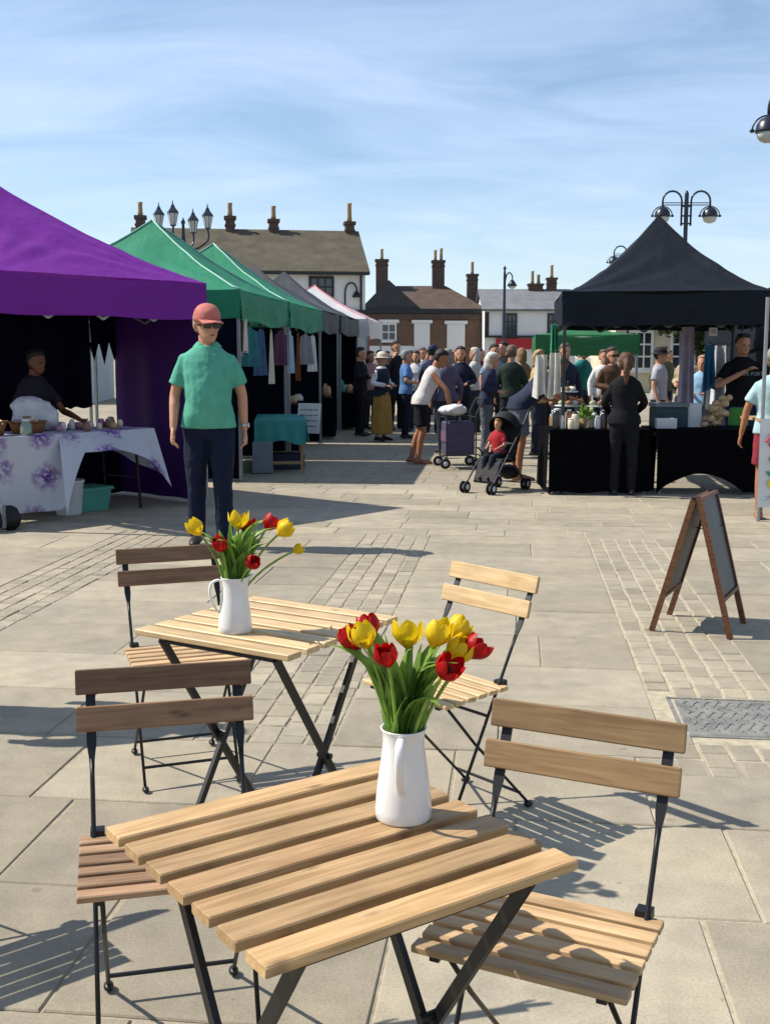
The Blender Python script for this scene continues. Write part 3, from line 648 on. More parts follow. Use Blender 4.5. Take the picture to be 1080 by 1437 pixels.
# ------------------------------------------------------------------ gazebos
ALU = mat('grey_pole', '#9b9fa3', .4, .1, 20, metal=.5)
def gazebo(label, c, rz, hx, hy, ze, vh, zp, m, sag=1.12, legm=None, walls=(), seed=0, seam=None, wallm=None, skip_legs=(), group='market gazebos', feet=True):
    t = thing('market_gazebo', label, 'gazebo', (c[0], c[1], 0), rz, group); legm = legm or ALU
    pk = Vector((0, 0, zp)); cs = [Vector(p) for p in ((-hx, -hy, ze), (hx, -hy, ze), (hx, hy, ze), (-hx, hy, ze))]
    def surf(P):                                                   # P in plan, height on the hipped cloth
        k = 1 - max(abs(P.x) / hx, abs(P.y) / hy)
        z = ze + (zp - ze) * (max(k, 0) ** sag)
        z -= .05 * math.sin(math.pi * min(1, max(0, k))) * (1 - abs(abs(P.x) / hx - abs(P.y) / hy))     # panels sag between the hips
        wr = noise.noise(Vector((P.x * 2.1 + seed, P.y * 2.1, 0))) * .022 + noise.noise(Vector((P.x * 7, P.y * 7, seed + 3.))) * .008 * (1 - .5 * k)
        for cx_ in (-1, 1):
            for cy_ in (-1, 1):                                    # creases pulled out of each corner
                dx, dy = hx - cx_ * P.x, hy - cy_ * P.y; r_ = math.hypot(dx, dy)
                wr += .016 * math.exp(-r_ * 1.1) * min(1, r_ * 4) * math.sin(math.atan2(dy, dx) * 15 + seed + 2 * cx_) + .01 * math.exp(-abs(r_ - .9) * 2) * math.sin(math.atan2(dy, dx) * 27 + cy_)
        wr += .012 * math.exp(-k * 9) * math.sin((P.x + P.y) * 13 + seed) + .006 * math.exp(-k * 6) * math.sin((P.x - P.y) * 23)
        return z + wr * min(1, 4 * (k + .02))
    for i in range(4):
        a, b = cs[i], cs[(i + 1) % 4]; mb = MB()
        def fn(s, q):
            e = a.lerp(b, s); P = e.lerp(pk, q * .995); P.z = surf(P); return P
        mb.grid(fn, 44, 30); mb.build('roof_panel', m, t, True)
        n = Vector((b - a).cross(Vector((0, 0, 1)))).normalized(); mb = MB()
        L = (b - a).length
        def fv(s, q):
            e = a.lerp(b, s) + n * (.008 + .014 * q * math.sin(s * L * 5.3 + seed + i) + .022 * q * noise.noise(Vector((s * L * 3, q * 2, seed + i))) + .012 * math.sin(math.pi * q) * noise.noise(Vector((s * L * 2 + q * 3, q * 6, seed - i))))
            e.z = ze + .004 - q * vh * (1 + .02 * math.sin(s * 9 + seed)) - .035 * math.sin(math.pi * s) - .012 * q * math.sin(s * L * 3 + seed) + .012 * math.sin(s * L * 4 + seed) * (1 - q) * math.sin(math.pi * s); return e
        mb.grid(fv, 48, 8); mb.build('valance', m, t, True)
        if seam: MB().tube([Vector((p.x, p.y, surf(p) + .008)) for p in (a.lerp(pk, k / 12) for k in range(13))], .012, 6).build('hip_seam', seam, t, True)
        if i not in skip_legs:
            px, py = a.x * (1 - .03 / hx), a.y * (1 - .03 / hy)
            MB().box((px, py, ze / 2), (.036, .036, ze)).build('leg', legm, t)
            MB().box((px, py, .006), (.09, .09, .012)).build('foot_plate', legm, t)
        # scissor truss under the edge
        ai, bi = a * .97, b * .97
        for k in range(4):
            p0, p1 = ai.lerp(bi, k / 4), ai.lerp(bi, (k + 1) / 4); z1, z2 = ze - .05, ze - .38
            MB().bar((p0.x, p0.y, z1), (p1.x, p1.y, z2), .014, .024).build('truss_bar', legm, t); MB().bar((p0.x, p0.y, z2), (p1.x, p1.y, z1 - .01), .014, .024).build('truss_bar', legm, t)
    for i in walls:
        i, w0, w1 = i if isinstance(i, tuple) else (i, 0, 1)
        a, b = cs[i], cs[(i + 1) % 4]; a, b = a.lerp(b, w0), a.lerp(b, w1); mb = MB()
        n = Vector((b - a).cross(Vector((0, 0, 1)))).normalized()
        def fw(s, q):
            e = a.lerp(b, s) * .985 + n * (.02 * math.sin(s * 17 + q * 2) * q + .02 * noise.noise(Vector((s * 6, q * 3, i + seed)))); e.z = ze - .03 - q * (ze - .06); return e
        mb.grid(fw, 24, 12); mb.build('side_wall', wallm or m, t, True)
    return t
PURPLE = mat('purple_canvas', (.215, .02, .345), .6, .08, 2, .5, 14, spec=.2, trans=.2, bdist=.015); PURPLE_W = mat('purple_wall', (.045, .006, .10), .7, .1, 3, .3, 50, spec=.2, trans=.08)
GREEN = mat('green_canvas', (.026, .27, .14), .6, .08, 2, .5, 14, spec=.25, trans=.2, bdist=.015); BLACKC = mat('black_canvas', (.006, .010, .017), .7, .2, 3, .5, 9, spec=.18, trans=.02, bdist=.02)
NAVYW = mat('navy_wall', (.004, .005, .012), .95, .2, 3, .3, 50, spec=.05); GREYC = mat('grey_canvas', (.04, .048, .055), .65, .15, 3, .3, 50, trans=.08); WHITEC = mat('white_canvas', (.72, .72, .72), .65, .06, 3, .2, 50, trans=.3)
SEAM = mat('pale_seam', (.3, .55, .45), .6, .1, 8)
def frame(c, rz):                                                  # stall-local to world
    M_ = Matrix.Translation(Vector((c[0], c[1], 0))) @ Matrix.Rotation(rz, 4, 'Z'); return lambda x, y, z=0: M_ @ Vector((x, y, z))
N_, C_ = Vector((-3.30, 9.60)), Vector((-1.77, 11.46)); tt = (C_ - N_); hx1 = tt.length / 2; tt.normalize(); nn = Vector((-tt.y, tt.x)); HY1 = 1.75
PC = (N_ + C_) / 2 + nn * HY1; PRZ = math.atan2(tt.y, tt.x); PF = frame(PC, PRZ)
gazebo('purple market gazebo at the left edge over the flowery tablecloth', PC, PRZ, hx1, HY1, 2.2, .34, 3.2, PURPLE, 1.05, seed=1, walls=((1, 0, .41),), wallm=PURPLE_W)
GRZ = R(84.3)
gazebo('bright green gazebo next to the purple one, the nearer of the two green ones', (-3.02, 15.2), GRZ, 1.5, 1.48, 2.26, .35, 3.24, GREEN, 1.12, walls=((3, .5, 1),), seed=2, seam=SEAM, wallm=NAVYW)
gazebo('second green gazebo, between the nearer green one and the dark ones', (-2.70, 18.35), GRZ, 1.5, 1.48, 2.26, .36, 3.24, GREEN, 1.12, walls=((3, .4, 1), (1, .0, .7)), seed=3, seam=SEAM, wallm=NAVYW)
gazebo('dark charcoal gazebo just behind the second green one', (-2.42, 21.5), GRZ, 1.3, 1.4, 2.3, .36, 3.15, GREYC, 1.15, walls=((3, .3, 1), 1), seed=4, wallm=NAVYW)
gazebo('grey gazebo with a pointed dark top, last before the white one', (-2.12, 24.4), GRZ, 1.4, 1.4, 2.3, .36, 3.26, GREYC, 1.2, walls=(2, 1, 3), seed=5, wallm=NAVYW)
gazebo('white gazebo with a pink roof edge at the far end of the left row', (-1.72, 28.2), GRZ, 1.5, 1.5, 2.35, .4, 3.2, WHITEC, 1.1, seed=6, seam=mat('pink_edge', (.7, .18, .22), .6), walls=(2, 3), wallm=WHITEC)
gazebo('black gazebo over the black-clothed stall on the right', (3.14, 13.42), R(-6.4), 1.12, 1.2, 2.17, .34, 3.1, BLACKC, 1.35, seed=7, legm=mat('dark_green_pole', '#33423f', .5), wallm=BLACKC, skip_legs=(1,))
gazebo('green gazebo far back, seen under the black one', (3.5, 20.4), R(-6), .86, 1.1, 1.85, .33, 2.05, mat('leaf_green_canvas', (.035, .2, .07), .6, .1, 3, .2, 50, trans=.3), 1.1, seed=8)
gazebo('dark gazebo edge behind the right-hand seller', (5.9, 15.2), R(4), 1.3, 1.2, 2.1, .5, 2.9, BLACKC, 1.2, seed=9, walls=(3,), wallm=BLACKC, skip_legs=(0,))

# ------------------------------------------------------------------ people
dg_pending = []
CLOUD = {}
def remesh(name, mb, m, parent, voxel, smooth=4, fold=0., size=.11, seed=0):
    o = mb.build(name, m, parent)
    r = o.modifiers.new('r', 'REMESH'); r.mode = 'VOXEL'; r.voxel_size = voxel; r.use_smooth_shade = True
    if smooth: sm = o.modifiers.new('s', 'SMOOTH'); sm.iterations = smooth; sm.factor = .5
    if fold:
        if size not in CLOUD:
            tx = bpy.data.textures.new('folds', 'CLOUDS'); tx.noise_scale = size; tx.noise_depth = 2; CLOUD[size] = tx
        d = o.modifiers.new('d', 'DISPLACE'); d.texture = CLOUD[size]; d.texture_coords = 'GLOBAL'; d.strength = fold * 2.6; d.mid_level = .5
    dg_pending.append(o); return o
def flush():
    bpy.context.view_layer.update(); dg = bpy.context.evaluated_depsgraph_get()
    for o in dg_pending:
        me = bpy.data.meshes.new_from_object(o.evaluated_get(dg)); mats = list(o.data.materials); o.modifiers.clear(); o.data = me
        if not me.materials: [me.materials.append(x) for x in mats]
        me.polygons.foreach_set('use_smooth', [True] * len(me.polygons)); me.update()
    dg_pending.clear()
SKIN = mat('skin_light', '#c48f72', .55, .1, 18, spec=.35); SKIN_T = mat('skin_tan', '#a8704f', .55, .1, 18, spec=.35); SKIN_B = mat('skin_brown', '#70472f', .55, .1, 18, spec=.35)
def cloth(col, name=None, rough=.85): return mat('cloth_' + (name or str(col)), col, rough, .14, 9, .5, 15, spec=.2, bdist=.014)
EYE = mat('eye', '#1a120c', .3, .05); LIP = mat('lip', '#94524a', .5, .05)
BLACKG = mat('black_plastic', '#0c0c0e', .25, .1, 10, spec=.6)
def person(label, loc, rz, h=1.7, skin=SKIN, top=('short', '#333333'), bottom=('trousers', '#1c2233'), shoes='#222222', hair=('short', '#3a2a1c'), lean=0, head=(0, 0), arms=None, legs=None, build=1., belly=0., hat=None, group='market visitors', fem=False, glasses=False, voxel=.015, hs=1.05, vest=None, extra=None, seed=1):
    """faces local -Y; arms = ((elbow, wrist) right, left) in metres for a 1.75 m figure; right is -X"""
    t = thing('person', label, 'person', loc, rz, group); S = h / 1.75
    LZ = .93
    def up(p):                                                     # bend forward at the hips, gradually
        p = Vector(p); k = min(1, max(0, (p.z - .86) / .22)); k = k * k * (3 - 2 * k); a = R(lean) * k
        d = p - Vector((0, 0, LZ)); return Vector((d.x, d.y * math.cos(a) - d.z * math.sin(a), d.y * math.sin(a) + d.z * math.cos(a))) + Vector((0, 0, LZ))
    bw = build; sh = (.185 if not fem else .165) * (.5 + .5 * bw)
    A = arms or (((-.245, .02, 1.14), (-.265, -.06, .89)), ((.245, .02, 1.14), (.265, -.06, .89)))
    Lg = legs or (((-.1, -.015, .5), (-.105, .02, .085)), ((.1, -.015, .5), (.105, .02, .085)))
    def scl(p): return Vector(p) * S
    # torso stations: z, half width, front, back
    hipw = .172 if not fem else .18; wst = .148 if not fem else .132
    ST = [(.80, hipw * .86, .085, .09), (.88, hipw * bw, .105, .125), (.97, hipw * .97 * bw, .112 + belly * .5, .118), (1.07, wst * bw, .108 + belly, .1), (1.17, (wst + .012) * bw, .113 + belly * .8, .105), (1.27, .17 * (1 if not fem else .93) * bw, .122 + (.018 if fem else 0) + belly * .3, .112), (1.36, .176 * (1 if not fem else .92) * bw, .105, .11), (1.405, .158 * (1 if not fem else .92), .085, .095), (1.435, .115, .07, .085), (1.468, .075, .058, .068)]
    def torso(mb, off, z0=0, z1=9, flare=0):
        rings = []
        zs = [s for s in ST if z0 <= s[0] <= z1]
        for z, rx, fr, bk in zs:
            o_ = off + (flare * max(0, (1.1 - z)) if flare else 0); q = []
            for j in range(20):
                a = 2 * math.pi * j / 20; cx, sy = math.cos(a), math.sin(a)
                q.append(scl(up((cx * (rx + o_), (sy * ((bk if sy > 0 else fr) + o_)), z))))
            rings.append(q)
        c = sum((p for p in rings[-1]), Vector()) / 20
        mb.loft(rings)
    sk = MB(); torso(sk, 0)
    # neck and head
    nb = up((0, .01, 1.44)); hb = up((0, -.012, 1.505 - (hs - 1) * .15)); a1, a2 = R(head[0]), R(head[1])
    HM = Matrix.Rotation(a1, 3, 'Z') @ Matrix.Rotation(a2 + R(lean) * .45, 3, 'X')
    def hp(p): return scl(hb + HM @ Vector(p) * hs)
    sk.tube([scl(nb), hp((0, .025, .05))], [.062 * S, .055 * S], 12)
    HR = [(0, .02, -.082, -.03), (.012, .036, -.093, -.01), (.035, .052, -.097, .03), (.06, .062, -.096, .065), (.09, .069, -.094, .085), (.12, .073, -.091, .095), (.15, .075, -.09, .1), (.178, .073, -.086, .097), (.205, .062, -.07, .082), (.225, .044, -.045, .058), (.238, .018, -.012, .022)]
    def headloft(mb, off, zmin=0, shift=(0, 0, 0)):
        rings = []
        for z, rx, yf, yb in HR:
            if z < zmin: continue
            cy, ry = (yf + yb) / 2, (yb - yf) / 2
            rings.append([hp(((rx + off) * math.cos(a) + shift[0], cy + (ry + off) * math.sin(a) + shift[1], z + (off if z > .2 else 0) + shift[2])) for a in (2 * math.pi * j / 16 for j in range(16))])
        mb.loft(rings)
    headloft(sk, 0)
    sk.tube([hp((0, -.085, .128)), hp((0, -.104, .098)), hp((0, -.107, .085))], [.008 * S, .0115 * S, .013 * S], 8, ends=True)
    for s in (-1, 1):
        sk.tube([hp((s * .074, .008, .075)), hp((s * .082, .014, .1)), hp((s * .081, .016, .125))], [.009 * S, .016 * S, .013 * S], 8, ends=True)
        sk.tube([hp((s * .012, -.09, .133)), hp((s * .05, -.08, .135))], .008 * S, 6, ends=True)
    sk.tube([hp((-.022, -.092, .05)), hp((.022, -.092, .05))], .008 * S, 6, ends=True)
    # arms with hands
    hands = []
    for s, (el, wr) in zip((-1, 1), A):
        shd = up((s * (sh - .022), .005, 1.36)); el, wr = Vector(el), Vector(wr)
        sk.tube([scl(shd), scl(shd.lerp(el, .5)), scl(el), scl(el.lerp(wr, .35)), scl(wr)], [.043 * S, .045 * S * bw, .038 * S, .038 * S, .026 * S], 10, 3, ends=True)
        d = (wr - el).normalized(); fwd = Vector((0, -1, 0)) if abs(d.y) < .8 else Vector((-s, 0, 0)); fwd = (fwd - d * fwd.dot(d)).normalized(); inn = d.cross(fwd) * (1 if d.cross(fwd).x * -s > 0 else -1)
        pe = wr + d * .085
        sk.tube([scl(wr), scl(wr + d * .04), scl(pe)], [.026 * S, .04 * S, .041 * S], 10, flat=(fwd, .45), ends=True)
        for k, (o_, L) in enumerate(((.03, .07), (.01, .078), (-.01, .072), (-.029, .058))):
            b0 = pe + fwd * o_ - d * .008; b1 = b0 + d * L * .5 + inn * .012; b2 = b1 + d * L * .42 + inn * .03
            sk.tube([scl(b0), scl(b1), scl(b2)], [.0098 * S, .009 * S, .0078 * S], 7, ends=True)
        tb = wr + d * .03 + fwd * .03; sk.tube([scl(tb), scl(tb + fwd * .025 + d * .03), scl(tb + fwd * .028 + d * .062 + inn * .012)], [.0125 * S, .0105 * S, .009 * S], 7, ends=True)
    # legs
    for s, (kn, an) in zip((-1, 1), Lg):
        hip = Vector((s * .09, 0, .9)); kn, an = Vector(kn), Vector(an)
        sk.tube([scl(hip), scl(hip.lerp(kn, .5)), scl(kn), scl(kn.lerp(an, .35) + Vector((0, .012, 0))), scl(an)], [r_ * S * (.8 if bottom and bottom[0] == 'trousers' else 1) for r_ in (.088, .078, .056, .055, .037)], 10, 3, ends=True)
        sk.tube([scl(an + Vector((0, .03, -.045))), scl(an + Vector((0, -.06, -.05))), scl(an + Vector((s * .015, -.15, -.06)))], [.035 * S, .038 * S, .03 * S], 8, flat=((1, 0, 0), .7), ends=True)
    remesh('body', sk, skin, t, voxel * S * .85, 2)
    for s in (-1, 1): MB().ell(hp((s * .031, -.089, .112)), (.011 * S, .006 * S, .007 * S)).build('eye', EYE, t, True)
    MB().ell(hp((0, -.0985, .05)), (.02 * S, .005 * S, .006 * S)).build('mouth', LIP, t, True)
    # top
    if top:
        g = MB(); kind, col = top[0], top[1]; torso(g, .016, .82 if kind != 'crop' else 1.0, 1.47, .06)
        for s, (el, wr) in zip((-1, 1), A):
            shd = up((s * (sh - .024), .005, 1.362)); el, wr = Vector(el), Vector(wr)
            if kind in ('short', 'crop'):
                e = shd.lerp(el, .72); g.tube([scl(shd), scl(shd.lerp(e, .5)), scl(e)], [.05 * S, .064 * S, .072 * S], 12)
            elif kind == 'long': g.tube([scl(shd), scl(shd.lerp(el, .5)), scl(el), scl(el.lerp(wr, .5)), scl(wr)], [.05 * S, .057 * S, .052 * S, .047 * S, .04 * S], 12, 2)
            g.ell(scl(shd), (.052 * S,) * 3) if kind != 'vest' else None
        polo = len(top) > 2 and top[2] == 'polo'
        if kind != 'vest': g.tube([scl(up((0, .015, 1.42))), scl(up((0, .016, 1.462 if polo else 1.475)))], [.088 * S, .074 * S], 14)
        shirt = remesh('top', g, cloth(col), t, voxel * S, 4, .006 * S, .16)
        if len(top) > 2 and top[2] == 'polo':
            c = MB()
            def colfn(a_, q):
                an = -math.pi / 2 + .28 + a_ * (2 * math.pi - .56); fr_ = max(0, -math.sin(an)) ** 4; r_ = .068 + .034 * q
                return scl(up((r_ * math.cos(an), .016 + r_ * .95 * math.sin(an), 1.497 - .03 * fr_ - q * (.036 + .03 * fr_))))
            c.grid(colfn, 28, 4); co = c.build('collar', cloth(col), shirt, True); co.modifiers.new('sol', 'SOLIDIFY').thickness = .004
            MB().box(scl(up((0, -.105, 1.385))), (.028 * S, .012 * S, .1 * S), Matrix.Rotation(R(-22), 3, 'X')).build('placket', cloth(col), shirt)
            mk = MB()
            for kx, w_ in ((.078, .008), (.092, .012), (.104, .006)): mk.box(scl((kx, -.158, 1.285)), (w_ * S, .004, .012 * S))
    if vest:
        g = MB(); torso(g, .028, .86, 1.45, .05); remesh('waistcoat', g, cloth(vest), t, voxel * S, 4, .005 * S, seed=seed)
    if bottom:
        g = MB(); kind, col = bottom[0], bottom[1]
        if kind in ('trousers', 'shorts'):
            rings_ = [s for s in ST if s[0] <= .97]; torso(g, .012, .79, .98)
            for s, (kn, an) in zip((-1, 1), Lg):
                hip = Vector((s * .088, 0, .88)); kn, an = Vector(kn), Vector(an)
                if kind == 'trousers': g.tube([scl(hip), scl(hip.lerp(kn, .5)), scl(kn), scl(kn.lerp(an, .5)), scl(an + Vector((0, 0, -.02)))], [.1 * S, .093 * S, .073 * S, .066 * S, .06 * S], 12, 2)
                else: g.tube([scl(hip), scl(hip.lerp(kn, .85))], [.102 * S, .1 * S], 12)
        else:
            z1 = .14 if kind == 'skirt' else .5
            g.loft([[scl((math.cos(a) * r * (1 + .05 * math.sin(a * 7)), math.sin(a) * r * .82 * (1 + .05 * math.sin(a * 7)), z)) for a in (2 * math.pi * j / 28 for j in range(28))] for r, z in ((.15, 1.05), (.185, .92), (.205, .75), (.225, .45), (.245, z1 + .08), (.25, z1))])
        remesh('trousers' if kind in ('trousers', 'shorts') else 'skirt', g, cloth(col), t, voxel * S, 3, .008 * S, seed=seed)
    if shoes:
        for s, (kn, an) in zip((-1, 1), Lg):
            an = Vector(an); g = MB(); g.tube([scl(an + Vector((0, .05, -.05))), scl(an + Vector((0, -.05, -.042))), scl(an + Vector((s * .015, -.13, -.055))), scl(an + Vector((s * .02, -.18, -.062)))], [.042 * S, .046 * S, .044 * S, .034 * S], 12, 3, flat=((1, 0, 0), .72), ends=True)
            g.tube([scl(an + Vector((0, .02, -.04))), scl(an + Vector((0, .012, .01)))], [.044 * S, .04 * S], 10)
            remesh('shoe', g, mat('shoe_' + shoes, shoes, .5, .15, 20), t, .013 * S, 2)
    # hair
    if hair:
        kind, col = hair; g = MB(); hm = mat('hair_' + col, col, .6, .35, 60, .6, 160, spec=.35, stretch=(1, 1, .25))
        if kind != 'bald':
            def hl(off, zmin):                                      # shell round the back and top of the skull
                rings = []
                for z, rx, yf, yb in HR:
                    if z < zmin: continue
                    f_ = -.02 + (yf - .012 + .02) * min(1, max(0, (z - .15) / .045))
                    yb_ = yb + off; cy, ry = (f_ + yb_) / 2, (yb_ - f_) / 2
                    rings.append([hp(((rx + off) * math.cos(a), cy + ry * math.sin(a), z + (off if z > .2 else 0))) for a in (2 * math.pi * j / 16 for j in range(16))])
                g.loft(rings)
            hl(.012, .06 if kind == 'short' else .02)
            if kind == 'bob': g.tube([hp((0, .05, .12)), hp((0, .055, .0)), hp((0, .06, -.04))], [.09 * S, .085 * S, .06 * S], 12, ends=True)
            if kind == 'long': g.tube([hp((0, .05, .12)), hp((0, .07, 0)), hp((0, .09, -.12)), hp((0, .1, -.2))], [.085 * S, .09 * S, .08 * S, .045 * S], 12, 2, ends=True)
            if kind == 'tail': g.ell(hp((0, .12, .13)), (.04 * S, .045 * S, .04 * S)); g.tube([hp((0, .125, .13)), hp((0, .15, .06)), hp((0, .13, -.05)), hp((0, .12, -.13))], [.03 * S, .04 * S, .035 * S, .012 * S], 10, 3, ends=True)
            if kind == 'bun': g.ell(hp((0, .1, .18)), (.05 * S, .05 * S, .045 * S))
            remesh('hair', g, hm, t, .012 * S, 2, .007 * S, .03)
    if hat:
        kind, col = hat; hm = cloth(col, 'hat' + col, .8); g = MB()
        rings = []
        for z, k in ((.135, 1.04), (.16, 1.07), (.19, 1.06), (.215, .95), (.24, .72), (.255, .4), (.26, .1)):
            rings.append([hp((.083 * k * math.cos(a), .005 + .104 * k * math.sin(a), z)) for a in (2 * math.pi * j / 22 for j in range(22))])
        g.loft(rings); hb_ = g.build('cap' if kind == 'cap' else 'hat', hm, t, True)
        g = MB()
        if kind == 'cap':
            top_, bot_ = [], []
            def fn(a_, q):
                an = math.pi * (1.12 + .76 * a_); r0 = Vector((.084 * math.cos(an), .005 + .105 * math.sin(an), .15)); o_ = Vector((.078 * math.cos(an), -.095 + .085 * math.sin(an), .138 - .012 * abs(math.cos(an))))
                p = r0.lerp(o_, q); p.z += .012 * math.sin(math.pi * q * .5) * 0; return hp(p)
            g.grid(fn, 14, 5); o = g.build('peak', hm, hb_, True); sl = o.modifiers.new('sol', 'SOLIDIFY'); sl.thickness = .004
        else:
            g.loft([[hp((r * math.cos(a) * .9, .005 + r * 1.05 * math.sin(a), z)) for a in (2 * math.pi * j / 22 for j in range(22))] for r, z in ((.088, .16), (.15, .145), (.155, .14), (.15, .137), (.085, .145))]); g.build('brim', hm, hb_, True)
    if glasses:
        g = MB()
        for s in (-1, 1):
            g.box(hp((s * .034, -.102, .112)), (.052 * S, .012 * S, .036 * S), HM, .004); g.box(hp((s * .071, -.05, .116)), (.005 * S, .1 * S, .008 * S), HM)
        g.box(hp((0, -.104, .118)), (.02 * S, .008 * S, .006 * S), HM); g.build('sunglasses', BLACKG, t)
    t['S'] = S
    return t, up, scl, hp
TEAL = '#58a88f'
man, *_ = person('man in a green polo shirt, red cap and sunglasses walking towards the tables', (-1.36, 8.82, 0), R(6), 1.86, SKIN, ('short', TEAL, 'polo'), ('trousers', '#141c34'), '#2a2522', ('short', '#8d8479'), head=(22, 4),
    arms=(((-.24, .03, 1.12), (-.25, -.07, .88)), ((.24, .06, 1.12), (.255, .05, .87))), legs=(((-.1, .02, .5), (-.105, .09, .1)), ((.095, -.06, .5), (.1, -.05, .085))), build=1.0, belly=.045, hat=('cap', '#c2766a'), glasses=True, voxel=.009, group=None, seed=4, hs=1.06)
S_ = 1.86 / 1.75; w_ = MB(); wa = Vector((.255, .05, .87)) * S_
w_.tube([wa + Vector((-.002, 0, .035)), wa + Vector((0, 0, .012))], .034 * S_, 14); w_.ell(wa + Vector((.03, -.02, .024)), (.012, .02, .02)); w_.build('wristwatch', mat('watch_steel', '#c9c9c5', .25, .05, 9, metal=.8), man, True)
man2, *_ = person('person in dark clothes standing just outside the left edge', (-2.15, 4.62, 0), R(80), 1.72, SKIN, ('long', '#39424d'), ('trousers', '#2c2f38'), seed=9)
VIS = 'shoppers in the market'
def vis(label, px, Y, rz, **k):
    k.setdefault('group', VIS); return person(label, (px, Y, 0), R(rz), **k)
ARM_FOLD = (((-.26, .0, 1.17), (-.02, -.17, 1.2)), ((.26, .0, 1.17), (.04, -.19, 1.16)))
ARM_HOLD = (((-.25, .02, 1.15), (-.12, -.2, 1.1)), ((.25, .02, 1.15), (.12, -.2, 1.1)))
WALK = (((-.09, -.1, .5), (-.09, -.1, .085)), ((.09, .05, .5), (.09, .22, .12)))
vis('person in a mustard skirt, navy waistcoat and pale sun hat', -.06, 20.3, 50, h=1.56, top=('long', '#d9dadb'), bottom=('skirt', '#9a7a3f'), vest='#252a3c', hair=('bob', '#8c7a66'), hat=('sun', '#cfc6b2'), fem=True, arms=ARM_HOLD, shoes='#17171a', seed=11)
vis('person all in black beside the dark stall, arms folded', -.46, 21.6, 75, h=1.66, top=('long', '#15161b'), bottom=('trousers', '#121318'), hair=('short', '#1f1a17'), arms=ARM_FOLD, seed=12)
vis('person in a blue shirt and dark trousers with short grey hair', .38, 20.9, 95, h=1.6, top=('short', '#5277a8'), bottom=('trousers', '#1c2233'), hair=('short', '#8f8c86'), fem=True, arms=ARM_HOLD, seed=13)
vis('bare-armed person in a white vest and black shorts bending over the trolley', .50, 15.9, 88, h=1.64, top=('vest', '#d5cfca'), bottom=('shorts', '#15161a'), hair=('short', '#231b17'), lean=24, head=(0, 14), fem=True, skin=SKIN_T, arms=(((-.23, -.38, 1.08), (-.2, -.42, .86)), ((.23, -.38, 1.08), (.2, -.44, .86))), legs=(((-.1, -.03, .5), (-.11, .03, .085)), ((.1, .02, .5), (.1, .14, .085))), shoes='#a06048', seed=14)
vis('tall person in dark clothes holding a hand up, behind the blue shirt', .22, 23.4, 30, h=1.80, top=('long', '#1b1d26'), bottom=('trousers', '#1a1c22'), hair=('short', '#2a221d'), arms=(((-.26, -.1, 1.16), (-.16, -.16, 1.42)), ((.25, .02, 1.15), (.27, -.05, .9))), seed=15)
vis('person in a navy cardigan and white scarf with dark bobbed hair', 1.25, 19.0, -8, h=1.65, top=('long', '#20243a'), bottom=('trousers', '#1b1d24'), vest=None, hair=('bob', '#2a1d19'), fem=True, arms=ARM_HOLD, seed=16)
vis('white-haired person in a navy quilted jacket facing the stall', 1.5, 17.0, 78, h=1.55, top=('long', '#2b3048'), bottom=('trousers', '#5a5f68'), hair=('bob', '#d5d1c6'), fem=True, arms=ARM_HOLD, lean=8, seed=17, build=1.12)
vis('person in a navy T-shirt bending towards the black stall by the pushchair', 1.60, 13.7, 100, h=1.7, top=('short', '#2a3044'), bottom=('shorts', '#6c6f78'), hair=('short', '#7d5f40'), lean=48, head=(0, 16), arms=(((-.24, -.42, 1.05), (-.2, -.66, 1.0)), ((.24, -.4, 1.02), (.2, -.62, .96))), shoes='#8a6a50', skin=SKIN_T, seed=18, build=1.08)
vis('person in a navy cap and dark top in the middle of the crowd', .92, 22.2, 160, h=1.7, top=('long', '#252b45'), bottom=('trousers', '#23262e'), hat=('cap', '#232c48'), seed=19)
vis('person with a white top behind the navy cap', .80, 24.6, 20, h=1.68, top=('short', '#d8d8d8'), bottom=('trousers', '#3a4250'), hair=('short', '#6b5a48'), seed=20)
vis('person in a pale grey jumper half hidden behind the navy cardigan', 1.75, 22.4, -120, h=1.66, top=('long', '#b7b7b4'), bottom=('trousers', '#30343c'), hair=('bob', '#c2b8a8'), fem=True, seed=21)
vis('dark-haired person at the red banner', -.12, 25.4, 0, h=1.62, top=('long', '#2a2a32'), bottom=('trousers', '#222228'), hair=('short', '#1c1715'), seed=22)
vis('person in a tan coat behind the hanging towels', 2.55, 21.5, 200, h=1.64, top=('long', '#93795a'), bottom=('trousers', '#2a2d36'), hair=('bob', '#8b6a45'), fem=True, seed=23)
vis('person in a maroon top near the trolley, farther back', 2.05, 25.0, 40, h=1.66, top=('short', '#6b2a35'), bottom=('trousers', '#2a2d36'), hair=('short', '#3a2a1e'), seed=24)
